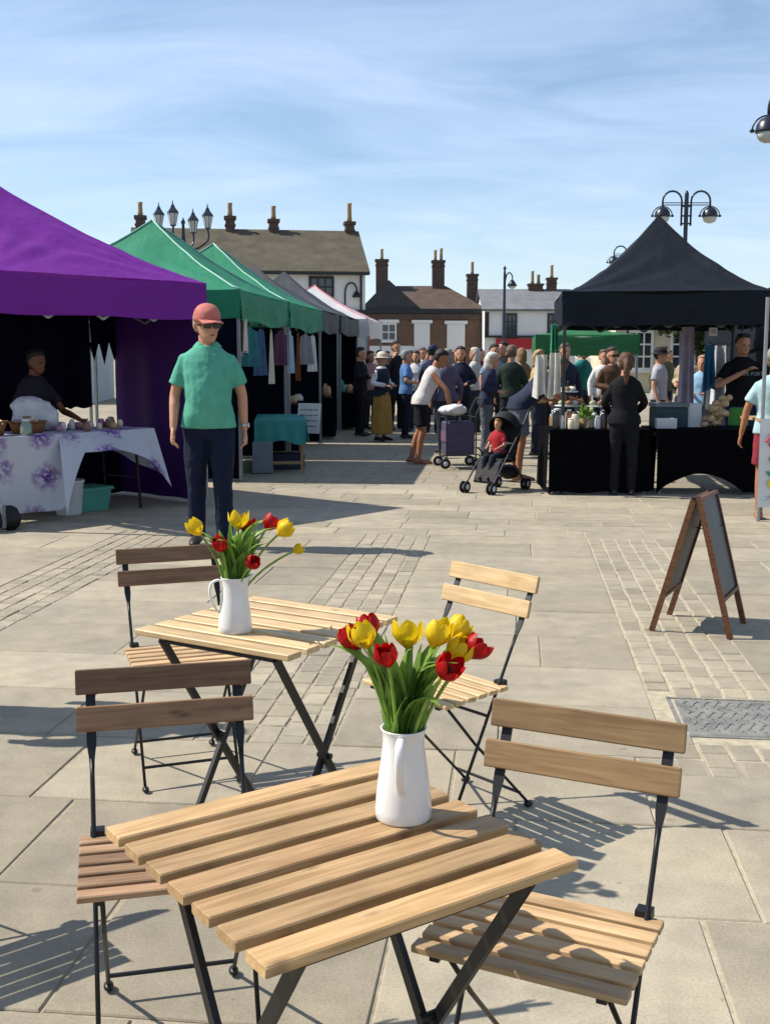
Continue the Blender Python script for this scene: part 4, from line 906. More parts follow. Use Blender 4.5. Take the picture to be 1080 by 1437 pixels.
# customers and seller at the black stall
vis('person in a black jacket with a brown ponytail at the black stall, back turned', 2.56, 12.22, 172, h=1.52, top=('long', '#111317'), bottom=('trousers', '#14161b'), hair=('tail', '#5b3f2b'), fem=True, arms=(((-.24, -.05, 1.14), (-.17, -.26, 1.02)), ((.24, -.05, 1.14), (.17, -.26, 1.0))), seed=25)
seller, sup, sscl, shp = vis('seller in a black printed T-shirt behind the black stall', 4.36, 14.05, 6, h=1.76, top=('short', '#121317'), bottom=('trousers', '#1d2b4a'), hair=('short', '#2a211d'), skin=SKIN, arms=(((-.36, -.16, 1.13), (-.05, -.22, 1.3)), ((.27, -.04, 1.12), (.1, -.28, 1.04))), build=1.12, belly=.03, seed=26, head=(0, 3))
vis('customer in a pale blue T-shirt and grey cap at the right edge', 3.52, 10.35, 160, h=1.56, top=('short', '#a9c6c9'), bottom=('shorts', '#8b2f3a'), hair=('short', '#7a6a58'), hat=('cap', '#8b958c'), skin=SKIN_T, shoes='#a5694c', arms=(((-.245, .02, 1.14), (-.25, -.1, .92)), ((.26, .0, 1.13), (.31, -.02, .87))), seed=27)
BACK = 'people beyond the black stall'
for i, (lab, x, Y, rz, tp, hr, hh) in enumerate((
    ('person in a grey T-shirt and dark hat behind the black stall', 4.25, 17.8, 60, ('short', '#a7a4ab'), ('short', '#2a211d'), 1.62),
    ('person in a light blue shirt seen through the black stall', 4.75, 17.2, -30, ('short', '#8fb7d6'), ('bob', '#a98a64'), 1.5),
    ('person in a white shirt farther behind the black stall', 3.65, 19.2, 10, ('long', '#dededb'), ('short', '#5b4a3a'), 1.6),
    ('person in brown with sunglasses beyond the stall jars', 3.35, 17.0, 20, ('long', '#5c4434'), ('bob', '#3d2b20'), 1.62),
    ('person in a pink top near the far green gazebo', 2.95, 19.0, 50, ('short', '#c78b8c'), ('bob', '#6b4a30'), 1.55),
    ('person in dark red behind the cool box', 5.5, 19.5, -20, ('long', '#7b2426'), ('short', '#2a211d'), 1.6),
    ('person in olive beyond the cloth pole', 5.2, 21.5, 15, ('long', '#57583c'), ('short', '#4a3a2c'), 1.68),
    ('person in cream at the far green gazebo', 3.15, 22.5, -10, ('long', '#cfc8b4'), ('short', '#8d8074'), 1.64),
    ('person in navy stripes deep behind the black stall', 4.55, 23.0, 30, ('long', '#2a3350'), ('long', '#4a3526'), 1.6))):
    vis(lab, x, Y, rz, h=hh, top=tp, hair=hr, voxel=.018, group=BACK, hat=('sun', '#23242a') if 'dark hat' in lab else None, arms=ARM_HOLD if i % 2 else None, seed=40 + i, glasses='sunglasses' in lab)
EX = 'shoppers far back in the market'
for i, (lab, x, Y, rz, tp, hr, hh) in enumerate((
    ('person in a white shirt far back near the red banner', .05, 30, 10, ('short', '#dddddd'), ('short', '#3a2a20'), 1.7), ('person in pale pink far back left of the lamp post', 1.1, 29, -40, ('long', '#cfa8a6'), ('bob', '#7a5a3c'), 1.64),
    ('person in black far back behind the white hair', 1.75, 27.5, 60, ('long', '#1b1c20'), ('short', '#5c4a3a'), 1.74), ('person in sky blue far back behind the pushchair', 2.4, 28.5, 0, ('short', '#8fb0cf'), ('short', '#8a8078'), 1.7),
    ('person in olive far back at the brick building', .6, 33, 120, ('long', '#5b5b44'), ('short', '#33261d'), 1.72), ('person in a cream coat far back at the lamp post', 3.1, 31, -70, ('long', '#d3cab5'), ('bob', '#b8a890'), 1.63),
    ('person in red far back under the shop sign', 3.6, 34, 30, ('long', '#9a2b30'), ('short', '#2a201a'), 1.7), ('person in grey far back between the towels and the lamp post', 2.75, 25.3, 80, ('long', '#6b7078'), ('short', '#30251e'), 1.68),
    ('person in a navy dress far back beside the green gazebo', 5.3, 27, 20, ('short', '#26304f'), ('long', '#6a4a30'), 1.62), ('person in bright white far back behind the cool box', 4.3, 28, -20, ('short', '#e2e2e0'), ('short', '#4a382a'), 1.72),
    ('person in brown suede far back behind the lilac drape', 6.4, 26, 50, ('long', '#6f5038'), ('short', '#5a5048'), 1.7), ('person in lavender far back through the stall', 3.9, 25.3, 140, ('long', '#9a92ad'), ('bob', '#3b2a20'), 1.6))):
    vis(lab, x, Y, rz, h=hh * .96, top=tp, hair=hr, voxel=.02, group=EX, arms=ARM_HOLD if i % 2 else None, seed=70 + i, bottom=('trousers', ['#2b3040', '#4a4f58', '#1c1d22'][i % 3]))
NEARC = 'shoppers crowding the lane'
for i, (lab, x, Y, rz, tp, hr, hh, bt) in enumerate((
    ('person in a purple-grey cardigan behind the bending white vest', .95, 17.6, 200, ('long', '#5d566b'), ('bob', '#8c8078'), 1.6, '#2b3040'), ('person in a striped pale top between the trolley and the white hair', 1.32, 20.6, -30, ('short', '#c9ccd2'), ('bob', '#5b3f2a'), 1.62, '#39414f'),
    ('person in a dark green coat right of the white hair', 2.0, 18.2, 170, ('long', '#27352d'), ('short', '#6b5a48'), 1.66, '#20222a'), ('person in a straw-coloured top by the aprons', 2.3, 17.2, 60, ('short', '#b39a6c'), ('bob', '#a58a62'), 1.58, '#2b3040'),
    ('person in a grey-blue shirt behind the pushchair hood', 1.9, 20.0, 20, ('short', '#7d93a8'), ('short', '#2b211b'), 1.7, '#23262e'), ('tall person in black left of the lamp post', 2.35, 22.8, -60, ('long', '#1a1b20'), ('short', '#2b211b'), 1.78, '#1c1d22'),
    ('person in dusty pink behind the mustard skirt', -.3, 23.6, 40, ('long', '#b48a88'), ('bob', '#4a3526'), 1.6, '#30343c'), ('person in a white blouse between the blue shirt and the white vest', .62, 22.9, -15, ('long', '#d6d6d6'), ('bob', '#3a2a20'), 1.6, '#2b3040'),
    ('person in navy beyond the stall plant', 2.75, 17.6, 15, ('long', '#262c44'), ('short', '#6a5a4c'), 1.68, '#23262e'), ('person in a red cardigan beyond the tiered stands', 3.0, 20.8, -25, ('long', '#8d2f33'), ('bob', '#c9c2b4'), 1.58, '#30343c'),
    ('person in teal beyond the ponytail', 3.75, 21.8, 35, ('short', '#2f7f80'), ('short', '#5a4636'), 1.7, '#30343c'), ('person in a sand jacket beyond the upright white box', 5.0, 19.0, -40, ('long', '#b39f80'), ('short', '#3b2c22'), 1.66, '#23262e'))):
    vis(lab, x, Y, rz, h=hh, top=tp, hair=hr, voxel=.018, group=NEARC, arms=ARM_HOLD if i % 2 else None, seed=90 + i, bottom=('trousers', bt), fem=hr[0] == 'bob')
# stallholder under the purple gazebo
p = PF(-.16, -.74)
person('dark-haired stallholder reaching over the purple stall', (p.x, p.y, 0), R(52), 1.56, SKIN_B, ('short', '#23202c'), ('skirt', '#2f4a58'), hair=('bun', '#14100f'), fem=True, lean=10, head=(10, 5), arms=(((-.25, -.1, 1.1), (-.2, -.34, .96)), ((.26, -.2, 1.08), (.24, -.5, 1.0))), group='stallholders', seed=33)

# ------------------------------------------------------------------ stalls and goods
def floral():
    m = bpy.data.materials.new('floral_cloth'); m.use_nodes = True; t = m.node_tree; N = t.nodes; L = t.links; b = N['Principled BSDF']; b.inputs['Roughness'].default_value = .8
    tcn = N.new('ShaderNodeTexCoord'); wv = N.new('ShaderNodeTexNoise'); wv.inputs['Scale'].default_value = 9; wv.inputs['Detail'].default_value = 4; L.new(tcn.outputs['Object'], wv.inputs['Vector'])
    ad = N.new('ShaderNodeVectorMath'); ad.operation = 'MULTIPLY_ADD'; ad.inputs[1].default_value = (.16, .16, .16); L.new(wv.outputs['Color'], ad.inputs[0]); L.new(tcn.outputs['Object'], ad.inputs[2])
    vo = N.new('ShaderNodeTexVoronoi'); vo.inputs['Scale'].default_value = 2.9; vo.inputs['Randomness'].default_value = .7; L.new(ad.outputs[0], vo.inputs['Vector'])
    r1 = N.new('ShaderNodeValToRGB'); e = r1.color_ramp.elements; e[0].position = .16; e[0].color = (.12, .03, .28, 1); e[1].position = .46; e[1].color = (.55, .56, .62, 1); e2 = r1.color_ramp.elements.new(.33); e2.color = (.33, .25, .42, 1)
    L.new(vo.outputs['Distance'], r1.inputs[0]); nz = N.new('ShaderNodeTexNoise'); nz.inputs['Scale'].default_value = 26; L.new(tcn.outputs['Object'], nz.inputs['Vector'])
    r2 = N.new('ShaderNodeValToRGB'); r2.color_ramp.elements[0].position = .5; r2.color_ramp.elements[1].position = .66; L.new(nz.outputs['Fac'], r2.inputs[0])
    mxn = N.new('ShaderNodeMixRGB'); mxn.inputs['Color2'].default_value = (.55, .56, .62, 1); L.new(r2.outputs['Color'], mxn.inputs['Fac']); L.new(r1.outputs['Color'], mxn.inputs['Color1']); L.new(mxn.outputs[0], b.inputs['Base Color'])
    tr = N.new('ShaderNodeBsdfTranslucent'); L.new(mxn.outputs[0], tr.inputs['Color']); ms = N.new('ShaderNodeMixShader'); ms.inputs[0].default_value = .25; L.new(b.outputs[0], ms.inputs[1]); L.new(tr.outputs[0], ms.inputs[2]); L.new(ms.outputs[0], N['Material Output'].inputs['Surface'])
    return m
FLORAL = floral(); PLY = mat('plywood', '#a98a62', .7, .15, 8); WHITE_PL = mat('white_plastic', '#d9dada', .45, .05, 8); TEAL_PL = mat('teal_plastic', '#4f9c8a', .45, .08, 8); WICKER = mat('wicker', '#8a5a2e', .75, .35, 60, .8, 90)
def lathe_thing(name, label, cat, loc, prof, m, seg=16, group=None, lid=None):
    if not lid: return tag(MB().lathe(prof, seg).build(name, m, None, True, loc), label, cat, group)
    t = thing(name, label, cat, loc, 0, group); MB().lathe(prof, seg).build('body', m, t, True)
    r, z = prof[-1]; MB().lathe([(r * 1.02, z - .004), (r * 1.04, z + .012), (r * .9, z + .016)], seg).build('lid', lid, t, True); return t
# purple stall: trestle table, cloth, goods
tb = thing('trestle_table', 'folding trestle table under the flowery cloth of the purple stall', 'table', PF(-.3, -1.2), PRZ)
MB().box((0, 0, .76), (1.9, .68, .03)).build('tabletop', PLY, tb)
for sx in (-.8, .8):
    for sy in (-.27, .27): MB().tube([(sx, sy, .75), (sx * 1.06, sy, 0)], .014).build('leg', STEEL, tb)
    MB().tube([(sx * 1.03, -.27, .3), (sx * 1.03, .27, .3)], .01).build('brace', STEEL, tb)
cl = thing('tablecloth', 'white tablecloth with purple flowers blowing at the purple stall', 'tablecloth', PF(-.3, -1.2), PRZ)
def sst(a, b, x): k = min(1, max(0, (x - a) / (b - a))); return k * k * (3 - 2 * k)
def cl_front(s, q):
    x = -.98 + s * 1.96
    hem = .10 * (1 - sst(-.12, .06, x)) + sst(-.12, .06, x) * (.62 - .28 * ((x - .35) / .63) ** 2 * (1 if x > .35 else .2) - .12 * sst(.7, .98, x))
    z = .785 - q * (.785 - hem); bl = sst(-.2, .2, x) * .16 * q
    return Vector((x + .03 * q * math.sin(x * 9), -.345 - .03 * q - bl + .03 * q * math.sin(x * 11 + 1) + .01 * math.sin(x * 30) * q, z))
MB().grid(cl_front, 60, 14).build('front_drop', FLORAL, cl, True)
MB().grid(lambda s, q: Vector((-.98 + s * 1.96, -.345 + q * .69, .784 + .004 * math.sin(s * 20) * math.sin(q * 9))), 30, 8).build('top_sheet', FLORAL, cl, True)
MB().grid(lambda s, q: Vector((.98 + .02 * q + .02 * q * math.sin(s * 9), -.345 + s * .69 - .1 * q * (1 - s), .785 - q * (.46 - .2 * s))), 12, 10).build('end_drop', FLORAL, cl, True)
MB().grid(lambda s, q: Vector((-.98, -.345 + s * .69, .785 - q * .68)) + Vector((-.02 * q + .02 * q * math.sin(s * 14), 0, 0)), 14, 10).build('end_drop', FLORAL, cl, True)
def flap(s, q):
    a = Vector((-.13, -.37, .74)); b = Vector((.18, -.42, .73)); tip = Vector((-.36, -.78, .09)); e = a.lerp(b, s); p = e.lerp(tip, q); p.y += .05 * math.sin(q * 3.1) * s; return p
MB().grid(flap, 8, 14).build('blown_corner', FLORAL, cl, True)
def basket(label, loc, rx, ry, h, rz, m=WICKER, cat='basket', group=None):
    t = thing('basket', label, cat, loc, rz, group)
    mb = MB(); mb.loft([[Vector((rx * k * math.cos(a), ry * k * math.sin(a), z)) for a in (2 * math.pi * j / 24 for j in range(24))] for k, z in ((.82, 0), (.9, h * .5), (1, h), (.94, h), (.85, h * .5), (.78, .012))]); mb.build('bowl', m, t, True)
    MB().tube([(rx * math.cos(a), ry * math.sin(a), h) for a in (2 * math.pi * j / 24 for j in range(25))], .009, 6).build('rim', m, t, True); return t
SOAPC = [mat('soap_%d' % i, c, .6, .12, 20) for i, c in enumerate(('#e3d6b4', '#c9a27a', '#b98aa0', '#a3b38a', '#8c6a52', '#d9d9d6'))]
b1 = PF(-.98, -1.28, .788); basket('long wicker basket of soaps on the flowery table', b1, .2, .13, .12, PRZ)
b2 = PF(-.52, -1.22, .788); basket('shallow brown wicker basket beside the glass jar', b2, .18, .13, .1, PRZ)
rg = random.Random(5)
for c0, n in ((b1, 9), (b2, 8)):
    for k in range(n):
        a = rg.uniform(0, 6.28); q = rg.uniform(0, .13)
        tag(MB().box((0, 0, 0), (.075, .05, .03), Matrix.Rotation(rg.uniform(0, 3), 3, 'Z') @ Matrix.Rotation(rg.uniform(-.4, .4), 3, 'X'), .006).build('soap_bar', SOAPC[k % 6], None, False, c0 + Vector((q * math.cos(a), q * .6 * math.sin(a), .09 + rg.uniform(.01, .045)))), '%s soap bar heaped in the %s wicker basket on the flowery table' % (('cream', 'tan', 'mauve', 'sage', 'brown', 'white')[k % 6], 'long' if c0 is b1 else 'shallow'), 'soap', 'soaps in the wicker baskets')
GLJ = mat('jar_glass', '#7d8f80', .08, .1, 8, spec=.7)
lathe_thing('jar', 'squat glass jar with a black base at the front of the flowery table', 'jar', PF(-.70, -1.47, .788), [(.05, 0), (.052, .02), (.052, .09), (.035, .11), (.035, .125)], GLJ, lid=WHITE_PL)
for k in range(26):
    x = rg.uniform(-.3, .62); y = rg.uniform(-1.5, -.92); hh = rg.uniform(.04, .1); r_ = rg.uniform(.022, .042)
    ci = rg.randrange(6); tag(MB().lathe([(r_, 0), (r_ * 1.05, hh * .6), (r_ * .7, hh), (.004, hh * 1.05)], 10).build('trinket', SOAPC[ci], None, True, PF(x, y, .788)), '%s trinket at the %s of the right half of the flowery table' % (('cream', 'tan', 'mauve', 'sage', 'brown', 'white')[ci], 'front' if y < -1.2 else 'back'), 'trinket', 'trinkets on the flowery table')
bag = MB(); bag.ell((0, 0, .15), (.2, .12, .17)); bag.ell((.12, .02, .12), (.12, .1, .13)); bag.ell((-.1, 0, .2), (.11, .09, .12))
o = remesh('carrier_bag', bag, mat('bag_white', '#cfd0d2', .6, .12, 9), None, .02, 2, .03, .12); o.location = PF(-.30, -.98, .79); tag(o, 'crumpled white carrier bag on the purple stall table', 'bag')
lathe_thing('bucket', 'white plastic bucket under the flowery table', 'bucket', PF(-.18, -1.32, 0), [(.11, 0), (.12, .02), (.145, .3), (.155, .31), (.155, .33), (.14, .33), (.105, .02), (.01, .015)], WHITE_PL)
tub = thing('storage_tub', 'teal plastic storage tub with lid under the flowery table', 'tub', PF(.12, -1.15, 0), PRZ)
MB().loft([[Vector((sx * a * .5, sy * b * .5, z)) for sx, sy in ((-1, -1), (1, -1), (1, 1), (-1, 1))] for a, b, z in ((.36, .26, 0), (.42, .3, .2))]).build('box', TEAL_PL, tub); MB().box((0, 0, .215), (.46, .34, .03), None, .008).build('lid', TEAL_PL, tub)
wt = thing('weight_bag', 'black weight bag strapped to the foot of the purple gazebo pole', 'weight bag', PF(-hx1 + .04, -HY1 + .02, 0), PRZ)
g = MB(); g.ell((.09, 0, .1), (.1, .11, .11)); g.ell((-.09, 0, .1), (.1, .11, .11)); remesh('sandbag', g, mat('black_nylon', '#101114', .6, .2, 12), wt, .02, 2, .012, .09); MB().box((0, -.06, .13), (.04, .012, .2)).build('strap', mat('grey_strap', '#7d7d80', .7), wt)
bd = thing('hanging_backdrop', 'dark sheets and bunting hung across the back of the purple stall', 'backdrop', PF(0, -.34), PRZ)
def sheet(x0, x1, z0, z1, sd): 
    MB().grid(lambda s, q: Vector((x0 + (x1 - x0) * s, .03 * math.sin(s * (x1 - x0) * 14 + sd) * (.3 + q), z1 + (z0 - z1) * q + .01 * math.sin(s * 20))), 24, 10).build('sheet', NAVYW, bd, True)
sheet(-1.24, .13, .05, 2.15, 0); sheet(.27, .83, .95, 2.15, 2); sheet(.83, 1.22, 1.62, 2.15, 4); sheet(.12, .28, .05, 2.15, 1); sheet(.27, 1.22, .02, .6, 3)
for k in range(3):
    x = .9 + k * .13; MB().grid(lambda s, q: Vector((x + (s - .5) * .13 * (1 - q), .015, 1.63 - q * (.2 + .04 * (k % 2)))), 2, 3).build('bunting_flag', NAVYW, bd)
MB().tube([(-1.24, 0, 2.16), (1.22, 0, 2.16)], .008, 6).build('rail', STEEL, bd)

# green stall: turquoise table, clothes, boxes
TURQ = mat('turquoise_cloth', '#3f9a98', .8, .15, 9, .3, 40, trans=.15)
tb = thing('stall_table', 'light wooden table under the turquoise cloth of the green stall', 'table', (-1.42, 15.5, 0), R(5))
MB().box((0, 0, .645), (.62, 1.7, .03)).build('tabletop', PLY, tb)
for sx in (-.28, .28):
    for sy in (-.8, .8): MB().box((sx, sy, .315), (.04, .04, .63)).build('leg', PLY, tb)
for sy in (-.8, .8): MB().box((0, sy, .12), (.52, .03, .04)).build('stretcher', PLY, tb)
cl = thing('tablecloth', 'turquoise cloth over the wooden table of the nearer green stall', 'tablecloth', (-1.42, 15.5, 0), R(5))
MB().grid(lambda s, q: Vector((-.33 + s * .66, -.87 + q * 1.74, .667)), 8, 10).build('top_sheet', TURQ, cl, True)
MB().grid(lambda s, q: Vector((-.33 + s * .66, -.872 - .03 * q + .015 * math.sin(s * 22) * q, .667 - q * (.28 + .03 * math.sin(s * 9)))), 24, 6).build('front_drop', TURQ, cl, True)
MB().grid(lambda s, q: Vector((.332 + .03 * q + .015 * math.sin(s * 30) * q, -.87 + s * 1.74, .667 - q * (.26 + .05 * math.sin(s * 5)))), 30, 6).build('side_drop', TURQ, cl, True)
sg = thing('notice_board', 'white board with dark scribbles propped at the turquoise table', 'sign', (-1.06, 15.9, .42), R(-22))
MB().box((0, 0, .21), (.34, .02, .42), Matrix.Rotation(R(-10), 3, 'X')).build('panel', WHITE_PL, sg)
rg = random.Random(9); mb = MB()
for r_ in range(4):
    x = -.13
    while x < .12: w_ = rg.uniform(.015, .05); mb.box((x + w_ / 2, -.016 + (.33 - r_ * .075 - .21) * .176, .33 - r_ * .075), (w_, .003, .012), Matrix.Rotation(R(-10), 3, 'X')); x += w_ + .018
mb.build('scribble', DARKP, sg)
tag(MB().box((0, 0, .2), (.26, .3, .4), None, .01).build('crate', mat('grey_crate', '#79828c', .6, .1, 8), None, False, (-1.58, 14.72, 0), (0, 0, R(5))), 'grey plastic crate on the ground at the turquoise table', 'crate')
tag(MB().box((0, 0, .1), (.4, .3, .2), None, .01).build('crate', mat('navy_crate', '#1c2748', .6, .1, 8), None, False, (-1.3, 15.3, 0), (0, 0, R(12))), 'low navy crate under the turquoise table', 'crate')
cols = ['#c9a6a4', '#d8d4d6', '#b98080', '#9f8f9a', '#cfc4b8']
for i in range(5):
    m = cloth(cols[i], 'hung%d' % i); x, y = -1.98 + i * .075, 13.72 + .02 * i
    t = thing('hanging_garment', ['pale pink blouse hanging at the green gazebo corner', 'white lace top hanging at the green gazebo corner', 'rose scarf hanging at the green gazebo corner', 'mauve blouse hanging at the green gazebo corner', 'cream shawl hanging at the green gazebo corner'][i], 'garment', (x, y, 0), R(20 * i), 'clothes hung on the green stall')
    MB().grid(lambda s, q: Vector(((s - .5) * (.16 + .1 * q), .03 * math.sin(s * 12 + i), 1.93 - q * (.38 + .05 * (i % 2)) - .05 * abs(s - .5))), 10, 8).build('fabric', m, t, True); MB().tube([(-.08, 0, 1.93), (0, 0, 1.98), (.08, 0, 1.93)], .004, 5).build('hanger', STEEL, t)
for i, (nm, c) in enumerate((('teal dress', '#2f6f78'), ('denim jacket', '#3d5878'), ('cream blouse', '#c9c0ae'), ('plum skirt', '#5a3550'), ('pale blue shirt', '#9db4c6'), ('rust cardigan', '#8a4a30'), ('grey shawl', '#8c8c90'), ('white smock', '#cfcfcb'))):
    Y_ = 14.15 + i * .68; x_ = -1.72 + .1 * (Y_ - 13.6); t = thing('hanging_garment', nm + ' on a hanger along the aisle side of the green gazebos', 'garment', (x_, Y_, 0), R(60 + 17 * (i % 3)), 'clothes hung on the green stall'); L_ = .5 + .12 * (i % 3)
    MB().grid(lambda s_, q: Vector(((s_ - .5) * (.3 + .12 * q), .03 * math.sin(s_ * 12 + i) * (.4 + q), 1.86 - q * L_ - .16 * abs(s_ - .5) * (1 - q))), 12, 8).build('fabric', cloth(c, 'aisle%d' % i), t, True); MB().tube([(-.13, 0, 1.84), (0, 0, 1.9), (.13, 0, 1.84)], .004, 5).build('hanger', STEEL, t)
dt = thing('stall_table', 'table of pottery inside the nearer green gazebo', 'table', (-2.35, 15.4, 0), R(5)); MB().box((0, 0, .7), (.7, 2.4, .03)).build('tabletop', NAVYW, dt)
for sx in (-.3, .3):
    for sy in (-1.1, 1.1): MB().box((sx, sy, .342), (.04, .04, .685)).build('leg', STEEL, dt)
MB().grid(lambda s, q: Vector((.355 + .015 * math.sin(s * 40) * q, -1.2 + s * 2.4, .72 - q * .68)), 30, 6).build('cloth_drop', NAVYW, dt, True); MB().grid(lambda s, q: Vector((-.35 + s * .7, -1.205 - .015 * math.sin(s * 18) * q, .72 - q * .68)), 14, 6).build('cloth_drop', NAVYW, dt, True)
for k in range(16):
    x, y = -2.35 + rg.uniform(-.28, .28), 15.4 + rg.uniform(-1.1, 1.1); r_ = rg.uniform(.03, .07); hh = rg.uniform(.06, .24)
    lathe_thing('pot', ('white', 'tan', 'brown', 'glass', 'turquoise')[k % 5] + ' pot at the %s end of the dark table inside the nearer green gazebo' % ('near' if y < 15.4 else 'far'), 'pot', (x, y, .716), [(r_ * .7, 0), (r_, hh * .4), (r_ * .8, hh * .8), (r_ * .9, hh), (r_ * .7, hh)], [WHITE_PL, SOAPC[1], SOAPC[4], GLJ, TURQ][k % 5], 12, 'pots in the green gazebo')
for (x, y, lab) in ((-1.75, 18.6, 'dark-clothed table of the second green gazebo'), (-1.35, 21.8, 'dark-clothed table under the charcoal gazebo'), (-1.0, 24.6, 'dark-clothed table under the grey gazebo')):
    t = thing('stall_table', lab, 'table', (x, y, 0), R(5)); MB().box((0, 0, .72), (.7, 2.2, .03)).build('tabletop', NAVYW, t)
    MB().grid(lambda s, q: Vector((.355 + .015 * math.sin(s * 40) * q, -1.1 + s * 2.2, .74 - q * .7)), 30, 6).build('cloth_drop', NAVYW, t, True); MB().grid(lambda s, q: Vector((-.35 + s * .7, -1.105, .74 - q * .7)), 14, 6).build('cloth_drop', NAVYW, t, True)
    for k in range(9):
        r_ = rg.uniform(.04, .08); hh = rg.uniform(.08, .28); lathe_thing('pot', ('white', 'tan', 'turquoise', 'grey')[k % 4] + ' ware standing on the ' + lab, 'pot', (x + rg.uniform(-.25, .3), y + rg.uniform(-1, 1), .736), [(r_, 0), (r_ * 1.1, hh * .5), (r_ * .6, hh)], [WHITE_PL, SOAPC[1], TURQ, SOAPC[5]][k % 4], 12, 'wares on the dark tables')
t = thing('banner_sign', 'red banner with a white top edge beyond the dark stalls', 'banner', (-.58, 27, 0), R(-5))
MB().tube([(-.2, 0, 0), (-.2, 0, 2.3)], .015).build('pole', STEEL, t); MB().box((.02, 0, 1.9), (.4, .02, .66)).build('panel', mat('red_banner', '#b8383f', .6, .08, 6), t); MB().box((.02, -.004, 2.19), (.4, .016, .09)).build('top_strip', WHITE_PL, t)

# black stall on the right
BCL = mat('black_cloth', '#08090d', .95, .2, 9, .3, 50, spec=.05)
def black_table(label, x0, x1, hemfn):
    t = thing('stall_table', label, 'table', ((x0 + x1) / 2, 12.62, 0), 0); W_ = (x1 - x0) / 2
    MB().box((0, 0, .685), (2 * W_ - .02, .78, .03)).build('tabletop', PLY, t)
    for sx in (-1, 1):
        for sy in (-.34, .34): MB().tube([(sx * (W_ - .05), sy, .67), (sx * (W_ - .05), sy, 0)], .014).build('leg', ALU, t)
    MB().grid(lambda s, q: Vector((-W_ + s * 2 * W_, -.4 + q * .8, .703)), 10, 6).build('cloth_top', BCL, t, True)
    MB().grid(lambda s, q: Vector((-W_ + s * 2 * W_, -.402 - .02 * q + .02 * q * math.sin(s * 23), .703 - q * (.703 - hemfn(s)))), 50, 10).build('cloth_drop', BCL, t, True)
    for sx in (-1, 1): MB().grid(lambda s, q: Vector((sx * (W_ + .002 + .02 * q), -.4 + s * .8, .703 - q * .66)), 10, 6).build('cloth_drop', BCL, t, True)
    return t
black_table('left half of the black-clothed stall under the jars', 1.76, 2.85, lambda s: .03 + .01 * math.sin(s * 14))
black_table('right half of the black-clothed stall, its cloth hem lifted in an arch', 2.92, 4.12, lambda s: .03 + .2 * max(0, math.sin(math.pi * min(1, max(0, (s - .02) / .75)))) ** .8)
rg = random.Random(21)
JC = [mat('jam_dark', '#2a2226', .2, .1, 9, spec=.6), WHITE_PL, GLJ, mat('jam_amber', '#a5682b', .2, .1, 9, spec=.6), mat('label_cream', '#d8ccb0', .6)]
for k in range(52):
    x, y = rg.uniform(1.82, 2.8), rg.uniform(12.28, 12.95); r_ = rg.uniform(.022, .04); hh = rg.uniform(.07, .2)
    lathe_thing('jar', '%s jar with a %s lid among the jars on the left black table' % (('dark jam', 'white', 'clear glass', 'amber', 'cream')[k % 5], ('white', 'black', 'green')[k % 3]), 'jar', (x, y, .706), [(r_, 0), (r_ * 1.03, .01), (r_ * 1.03, hh * .8), (r_ * .8, hh)], JC[k % 5], 12, 'jars on the black stall', lid=[WHITE_PL, JC[0], SOAPC[3]][k % 3])
def tier(label, x, y, n):
    t = thing('display_stand', label, 'stand', (x, y, .705)); MB().lathe([(.12, 0), (.12, .012), (.012, .02), (.012, .16 * n), (.004, .16 * n + .03)], 14).build('post', STEEL, t, True)
    for k in range(n): MB().lathe([(.17 - .03 * k, .06 + .16 * k), (.18 - .03 * k, .075 + .16 * k), (.02, .068 + .16 * k)], 18).build('plate', WHITE_PL, t, True)
    return t
for x, y, n, lab in ((2.05, 12.85, 3, 'tall tiered display stand behind the jars on the black stall'), (2.38, 12.75, 2, 'shorter tiered display stand near the person in black')):
    tier(lab, x, y, n)
    for k in range(n):
        for j in range(5):
            a = j * 1.26 + k; r_ = .1 - .02 * k; q = rg.uniform(.025, .045)
            tag(MB().ell((0, 0, 0), (q, q * .8, q * .7)).build('pastry', SOAPC[(j + k) % 6], None, True, (x + r_ * math.cos(a), y + r_ * math.sin(a), .705 + .075 + .16 * k + q * .7)), '%s bun on the %s plate of the %s tiered stand' % (('cream', 'tan', 'mauve', 'sage', 'brown', 'white')[(j + k) % 6], ('lowest', 'second', 'third')[k], 'tall' if n == 3 else 'shorter'), 'bun', 'buns on the tiered stands')
pl = thing('potted_plant', 'small green potted plant among the jars of the black stall', 'plant', (2.18, 12.5, .706)); MB().lathe([(.05, 0), (.065, .1), (.055, .1)], 12).build('pot', POT, pl, True); mb = MB()
for k in range(70):
    a = rg.uniform(0, 6.28); e = rg.uniform(.2, 1.4); L = rg.uniform(.05, .14); d = Vector((math.cos(a) * math.cos(e), math.sin(a) * math.cos(e), math.sin(e))); o_ = d.orthogonal().normalized() * .015; p = Vector((0, 0, .1)) + d * L; b = len(mb.v)
    mb.v += [tuple(Vector((0, 0, .1)) + d * L * .4), tuple(p + o_), tuple(p + d * .04), tuple(p - o_)]; mb.face(b, b + 1, b + 2, b + 3)
mb.build('foliage', LEAF, pl)
cb = thing('cool_box', 'dark teal cool box with a grey lid on the right black table', 'cool box', (3.16, 12.75, .706)); MB().box((0, 0, .11), (.36, .3, .22), None, .01).build('box', mat('teal_dark', '#1f4148', .4, .1, 8), cb); MB().box((0, 0, .245), (.38, .32, .045), None, .012).build('lid', mat('grey_lid', '#6f787c', .5), cb)
tag(MB().box((0, 0, .055), (.22, .1, .11), None, .005).build('paper_box', WHITE_PL, None, False, (3.06, 12.45, .706)), 'white carton in front of the teal cool box', 'box')
tag(MB().box((0, 0, .13), (.16, .12, .26), None, .005).build('paper_box', WHITE_PL, None, False, (3.42, 12.7, .706)), 'upright white box beside the teal cool box', 'box')
SPONGE = mat('beige_sponge', '#c2a57c', .9, .25, 30, .6, 60)
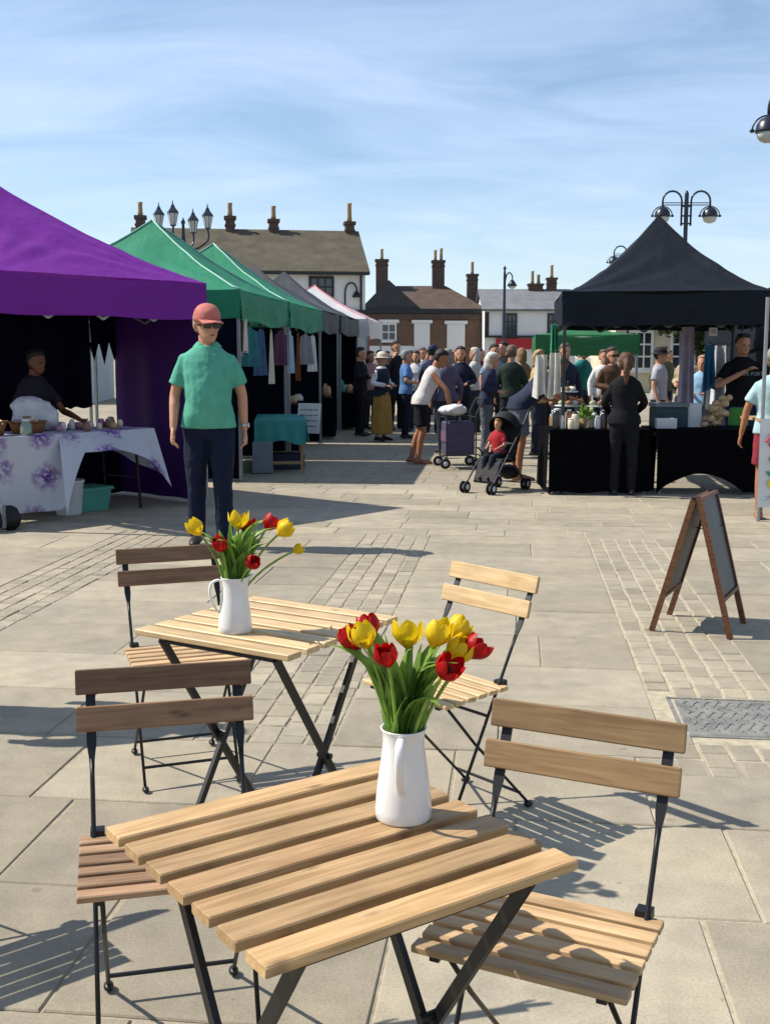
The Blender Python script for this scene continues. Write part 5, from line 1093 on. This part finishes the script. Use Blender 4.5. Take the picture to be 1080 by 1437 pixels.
for k in range(22):
    z = .72 + (k // 4) * .055; q = (1 - (k // 4) / 7) * .16; g = MB(); r_ = rg.uniform(.035, .06)
    for _ in range(4): g.ell((rg.uniform(-.02, .02), rg.uniform(-.02, .02), rg.uniform(-.012, .012)), (r_ * rg.uniform(.6, 1), r_ * rg.uniform(.6, 1), r_ * rg.uniform(.5, .8)), None, 8, 6)
    o = remesh('sponge', g, SPONGE, None, .014, 1, .008, .03); o.location = (3.58 + rg.uniform(-q, q) + .03 * (k // 4), 12.6 + rg.uniform(-q, q), z + .03); tag(o, 'knobbly beige lump in the %s layer of the heap on the right black table' % ('bottom', 'second', 'third', 'fourth', 'fifth', 'top')[k // 4], 'sponge', 'beige heap on the black stall')
tag(MB().box((0, 0, .1), (.2, .1, .2), None, .02).build('shopping_bag', mat('lime_bag', '#3f8f2c', .6, .15, 9), None, False, (4.02, 13.0, .706)), 'bright green bag behind the seller end of the black table', 'bag')
def hanging(label, x, y, z1, L, W_, m, rz=0, group='cloths hung on the black gazebo'):
    t = thing('hanging_cloth', label, 'cloth', (x, y, 0), rz, group)
    MB().grid(lambda s, q: Vector(((s - .5) * W_ * (.75 + .3 * q), .035 * math.sin(s * 13 + x * 9) * (.4 + q), z1 - q * (L + .03 * math.sin(s * 7)))), 20, 12).build('fabric', m, t, True)
    MB().tube([(-W_ * .4, 0, z1), (0, 0, z1 + .05), (W_ * .4, 0, z1)], .005, 5).build('hanger', STEEL, t); return t
LINEN = cloth('#d2d0c8', 'linen'); hanging('white apron hanging at the front left pole of the black gazebo', 1.66, 12.2, 1.5, .44, .17, LINEN, R(15)); hanging('second white apron hanging just right of the first', 1.80, 12.16, 1.52, .46, .15, LINEN, R(-25))
hanging('green ribbon cloth tied on the pole above the aprons', 1.77, 12.1, 1.82, .28, .08, cloth('#3d8a6a', 'ribbon'), R(10)); hanging('lilac drape hanging from the back of the black gazebo', 3.78, 14.4, 1.85, 1.0, .2, cloth('#b8b0c6', 'lilac'), 0)
hanging('blue garment hanging behind the beige heap', 4.02, 14.3, 1.62, .55, .18, cloth('#3f7fae', 'bluegarment'), R(20)); hanging('white patterned garment hanging left of the seller', 4.25, 14.6, 1.62, .8, .3, cloth('#d5dbe2', 'whitegarment'), R(-10))
sp = thing('number_plate', 'small white number plate on the back frame of the black gazebo', 'sign', (3.98, 14.0, 1.78)); MB().box((0, 0, 0), (.1, .01, .1)).build('plate', WHITE_PL, sp)
def text(name, body, size, m, parent, loc, rot, ext=.001):
    cu = bpy.data.curves.new(name, 'FONT'); cu.body = body; cu.size = size; cu.extrude = ext; cu.align_x = 'CENTER'; cu.align_y = 'CENTER'
    o = bpy.data.objects.new(name, cu); COL.objects.link(o); bpy.context.view_layer.update(); me = bpy.data.meshes.new_from_object(o.evaluated_get(bpy.context.evaluated_depsgraph_get())); bpy.data.objects.remove(o); me.materials.append(m)
    return obj(name, me, parent, loc, rot)
text('number', '12', .06, DARKP, sp, (0, -.008, 0), (math.pi / 2, 0, 0))
text('shirt_print', 'YOUR PORT', .062, mat('print_grey', '#9aa3a6', .8), seller, sscl(sup((.03, -.16, 1.265))), (math.pi / 2 - .06, 0, 0))
# white stall at the right edge
t = thing('stall_banner', 'white banner with lemons and pink lettering on the stall at the right edge', 'banner', (3.36, 10.2, 0), R(2))
BW = mat('banner_white', '#e4e6e6', .7, .04, 5); MB().grid(lambda s, q: Vector((s * 1.3, .012 * math.sin(s * 20) * q, .93 - q * .8)), 26, 8).build('sheet', BW, t, True)
PINK = mat('print_pink', '#d24a5e', .7); LEM = mat('print_lemon', '#efd02c', .7); LGR = mat('print_leaf', '#4f9a58', .7); LBL = mat('print_blue', '#8b9bb5', .7)
def stroke(pts, r, m, nm): MB().tube([(x, -.012, z) for x, z in pts], r, 6, 4, flat=((1, 0, 0), 1)).build(nm, m, t, True)
for k in range(6):
    x = .1 + k * .19; stroke([(x - .05, .72), (x, .79), (x + .04, .74), (x - .02, .7), (x + .05, .66), (x + .1, .74)], .011, PINK, 'lettering'); stroke([(x - .05, .2 - .03 * (k % 2)), (x + .02, .23), (x + .05, .19), (x + .12, .21)], .007, LBL, 'lettering')
for k in range(5):
    x = .13 + k * .26; MB().ell((x, -.01, .34), (.055, .008, .045), Matrix.Rotation(.5, 3, 'Y')).build('lemon', LEM, t, True)
    for dx, dz, an in ((-.03, .43, .6), (.05, .45, -.5), (-.02, .55, 1.0)): MB().ell((x + dx, -.01, dz), (.045, .006, .018), Matrix.Rotation(an, 3, 'Y')).build('leaf', LGR, t, True)
for x in (.02, 1.28): MB().tube([(x, .03, 0), (x, .03, 2.0)], .018).build('pole', ALU, t)
MB().box((.65, .3, .915), (1.28, .55, .025)).build('tabletop', PLY, t)

# pushchair with child, trolley
RUB = mat('rubber', '#141416', .7); FR = mat('frame_grey', '#3b3d42', .4, metal=.4)
def wheel(name, c, r, w_, parent, ax=(1, 0, 0)):
    c = Vector(c); a = Vector(ax)
    o = MB().tube([c - a * w_ / 2, c - a * w_ * .3, c + a * w_ * .3, c + a * w_ / 2], [r * .86, r, r, r * .86], 18).build(name, RUB, parent, True); MB().tube([c - a * w_ * .55, c + a * w_ * .55], r * .5, 12).build('hub', WHITE_PL, o, True)
pc = thing('pushchair', 'black pushchair with a hooded seat beside the bending shopper', 'pushchair', (1.24, 12.62, 0), R(-62))
PF_ = mat('pushchair_black', '#0e0f13', .7, .2, 12, .2, 60)
for s in (-1, 1):
    MB().tube([(s * .2, -.42, .1), (s * .2, -.1, .42), (s * .21, .3, .86), (s * .21, .42, 1.02)], .011, 8, 3).build('side_tube', FR, pc, True); MB().tube([(s * .21, .34, .1), (s * .2, -.05, .5), (s * .2, -.2, .56)], .011, 8, 3).build('rear_tube', FR, pc, True)
    for o_ in (-.03, .03): wheel('wheel', (s * .2 + o_, -.43, .075), .075, .025, pc); wheel('wheel', (s * .22 + o_, .36, .075), .075, .025, pc)
    MB().tube([(s * .21, .42, 1.02), (s * .21, .5, 1.05)], .017, 8).build('handle', RUB, pc, True)
MB().tube([(-.22, .36, .09), (.22, .36, .09)], .01).build('axle', FR, pc)
g = MB(); g.box((0, .02, .4), (.36, .34, .06)); g.box((0, .22, .62), (.36, .06, .5), Matrix.Rotation(R(-22), 3, 'X')); g.box((0, -.22, .25), (.34, .04, .28), Matrix.Rotation(R(-25), 3, 'X')); remesh('seat', g, PF_, pc, .015, 2, .006)
def hood(s, q):
    a = math.pi * s; b = R(15 + 115 * q); r_ = .27; return Vector((math.cos(a) * .215, .18 + r_ * math.sin(a) * math.cos(b) * .9, .74 + r_ * math.sin(a) * math.sin(b) * 1.05))
MB().grid(hood, 16, 10).build('hood', PF_, pc, True)
g = MB(); g.ell((0, .3, .22), (.16, .12, .1)); remesh('basket', g, PF_, pc, .02, 2, .01); pc.scale = (.86, .86, .86); pc.rotation_euler.z = R(-38)
ch, *_ = person('small child in a red top sitting in the pushchair', (1.24 + .015, 12.62 + .05, .0), R(-38), .8, SKIN, ('short', '#a82a30'), ('trousers', '#20242e'), '#5a4a42', ('short', '#8a5f3a'), arms=(((-.22, -.06, 1.12), (-.16, -.26, 1.05)), ((.22, -.06, 1.12), (.16, -.26, 1.05))), legs=(((-.1, -.42, .82), (-.1, -.5, .42)), ((.1, -.42, .82), (.1, -.5, .42))), group='child', voxel=.03, seed=60)
tr = thing('shopping_trolley', 'four-wheeled grey and purple shopping trolley with a pale bag on top', 'trolley', (.98, 15.35, 0), R(-80))
TRC = mat('trolley_fabric', '#4a4560', .75, .15, 12)
for sx in (-1, 1):
    for sy in (-1, 1): MB().tube([(sx * .2, sy * .2, .1), (sx * .2, sy * .2, .72)], .011).build('upright', FR, tr); wheel('wheel', (sx * .22, sy * .22, .07), .07, .03, tr)
    MB().tube([(sx * .2, .2, .72), (sx * .2, .3, .92)], .011).build('handle_arm', FR, tr)
for z in (.14, .68): MB().tube([(-.2, -.2, z), (.2, -.2, z), (.2, .2, z), (-.2, .2, z), (-.2, -.2, z)], .009, 6).build('frame_ring', FR, tr)
MB().tube([(-.2, .3, .92), (.2, .3, .92)], .014).build('handlebar', RUB, tr); MB().box((0, 0, .4), (.37, .37, .44), None, .02).build('bag', TRC, tr); MB().box((0, -.19, .42), (.3, .02, .14)).build('pocket', mat('pocket_purple', '#6a4a63', .8), tr)
g = MB(); g.ell((0, 0, 0), (.19, .24, .07)); g.ell((.04, -.12, .03), (.12, .12, .06)); o = remesh('carrier_bag', g, mat('bag_white', '#cfd0d2'), None, .02, 2, .025, .1); o.location = (.9, 15.3, .77); tag(o, 'white bundle lying on top of the shopping trolley', 'bag')
# a white van parked far back between the houses and the crowd
van = thing('parked_van', 'white van parked in front of the brick building', 'van', (.35, 50, 0), R(90))
VW = mat('van_white', '#dcdedd', .3, .04, 3, spec=.5, coat=.3)
prof = [(-2.2, .35), (-2.25, 1.0), (-1.7, 1.15), (-1.05, 1.85), (-.8, 1.95), (2.1, 1.95), (2.2, 1.8), (2.2, .35)]
MB().loft([[Vector((x * 1, y, z - (0 if abs(x) > 0 else 0))) for y, z in prof] for x in (-.88, .88)]).build('body', VW, van)
MB().grid(lambda s, q: Vector(((s - .5) * 1.5, -1.66 + q * .6, 1.2 + q * .62)) + Vector((0, -.02, .02)), 2, 2).build('windscreen', GLASS, van)
for sx in (-1, 1):
    MB().box((sx * .885, -.75, 1.5), (.02, .7, .5)).build('side_window', GLASS, van)
    for y in (-1.45, 1.4): wheel('wheel', (sx * .8, y, .33), .33, .2, van)
    MB().box((sx * .6, -2.24, .8), (.3, .04, .16)).build('headlight', LGLASS, van)
flush()
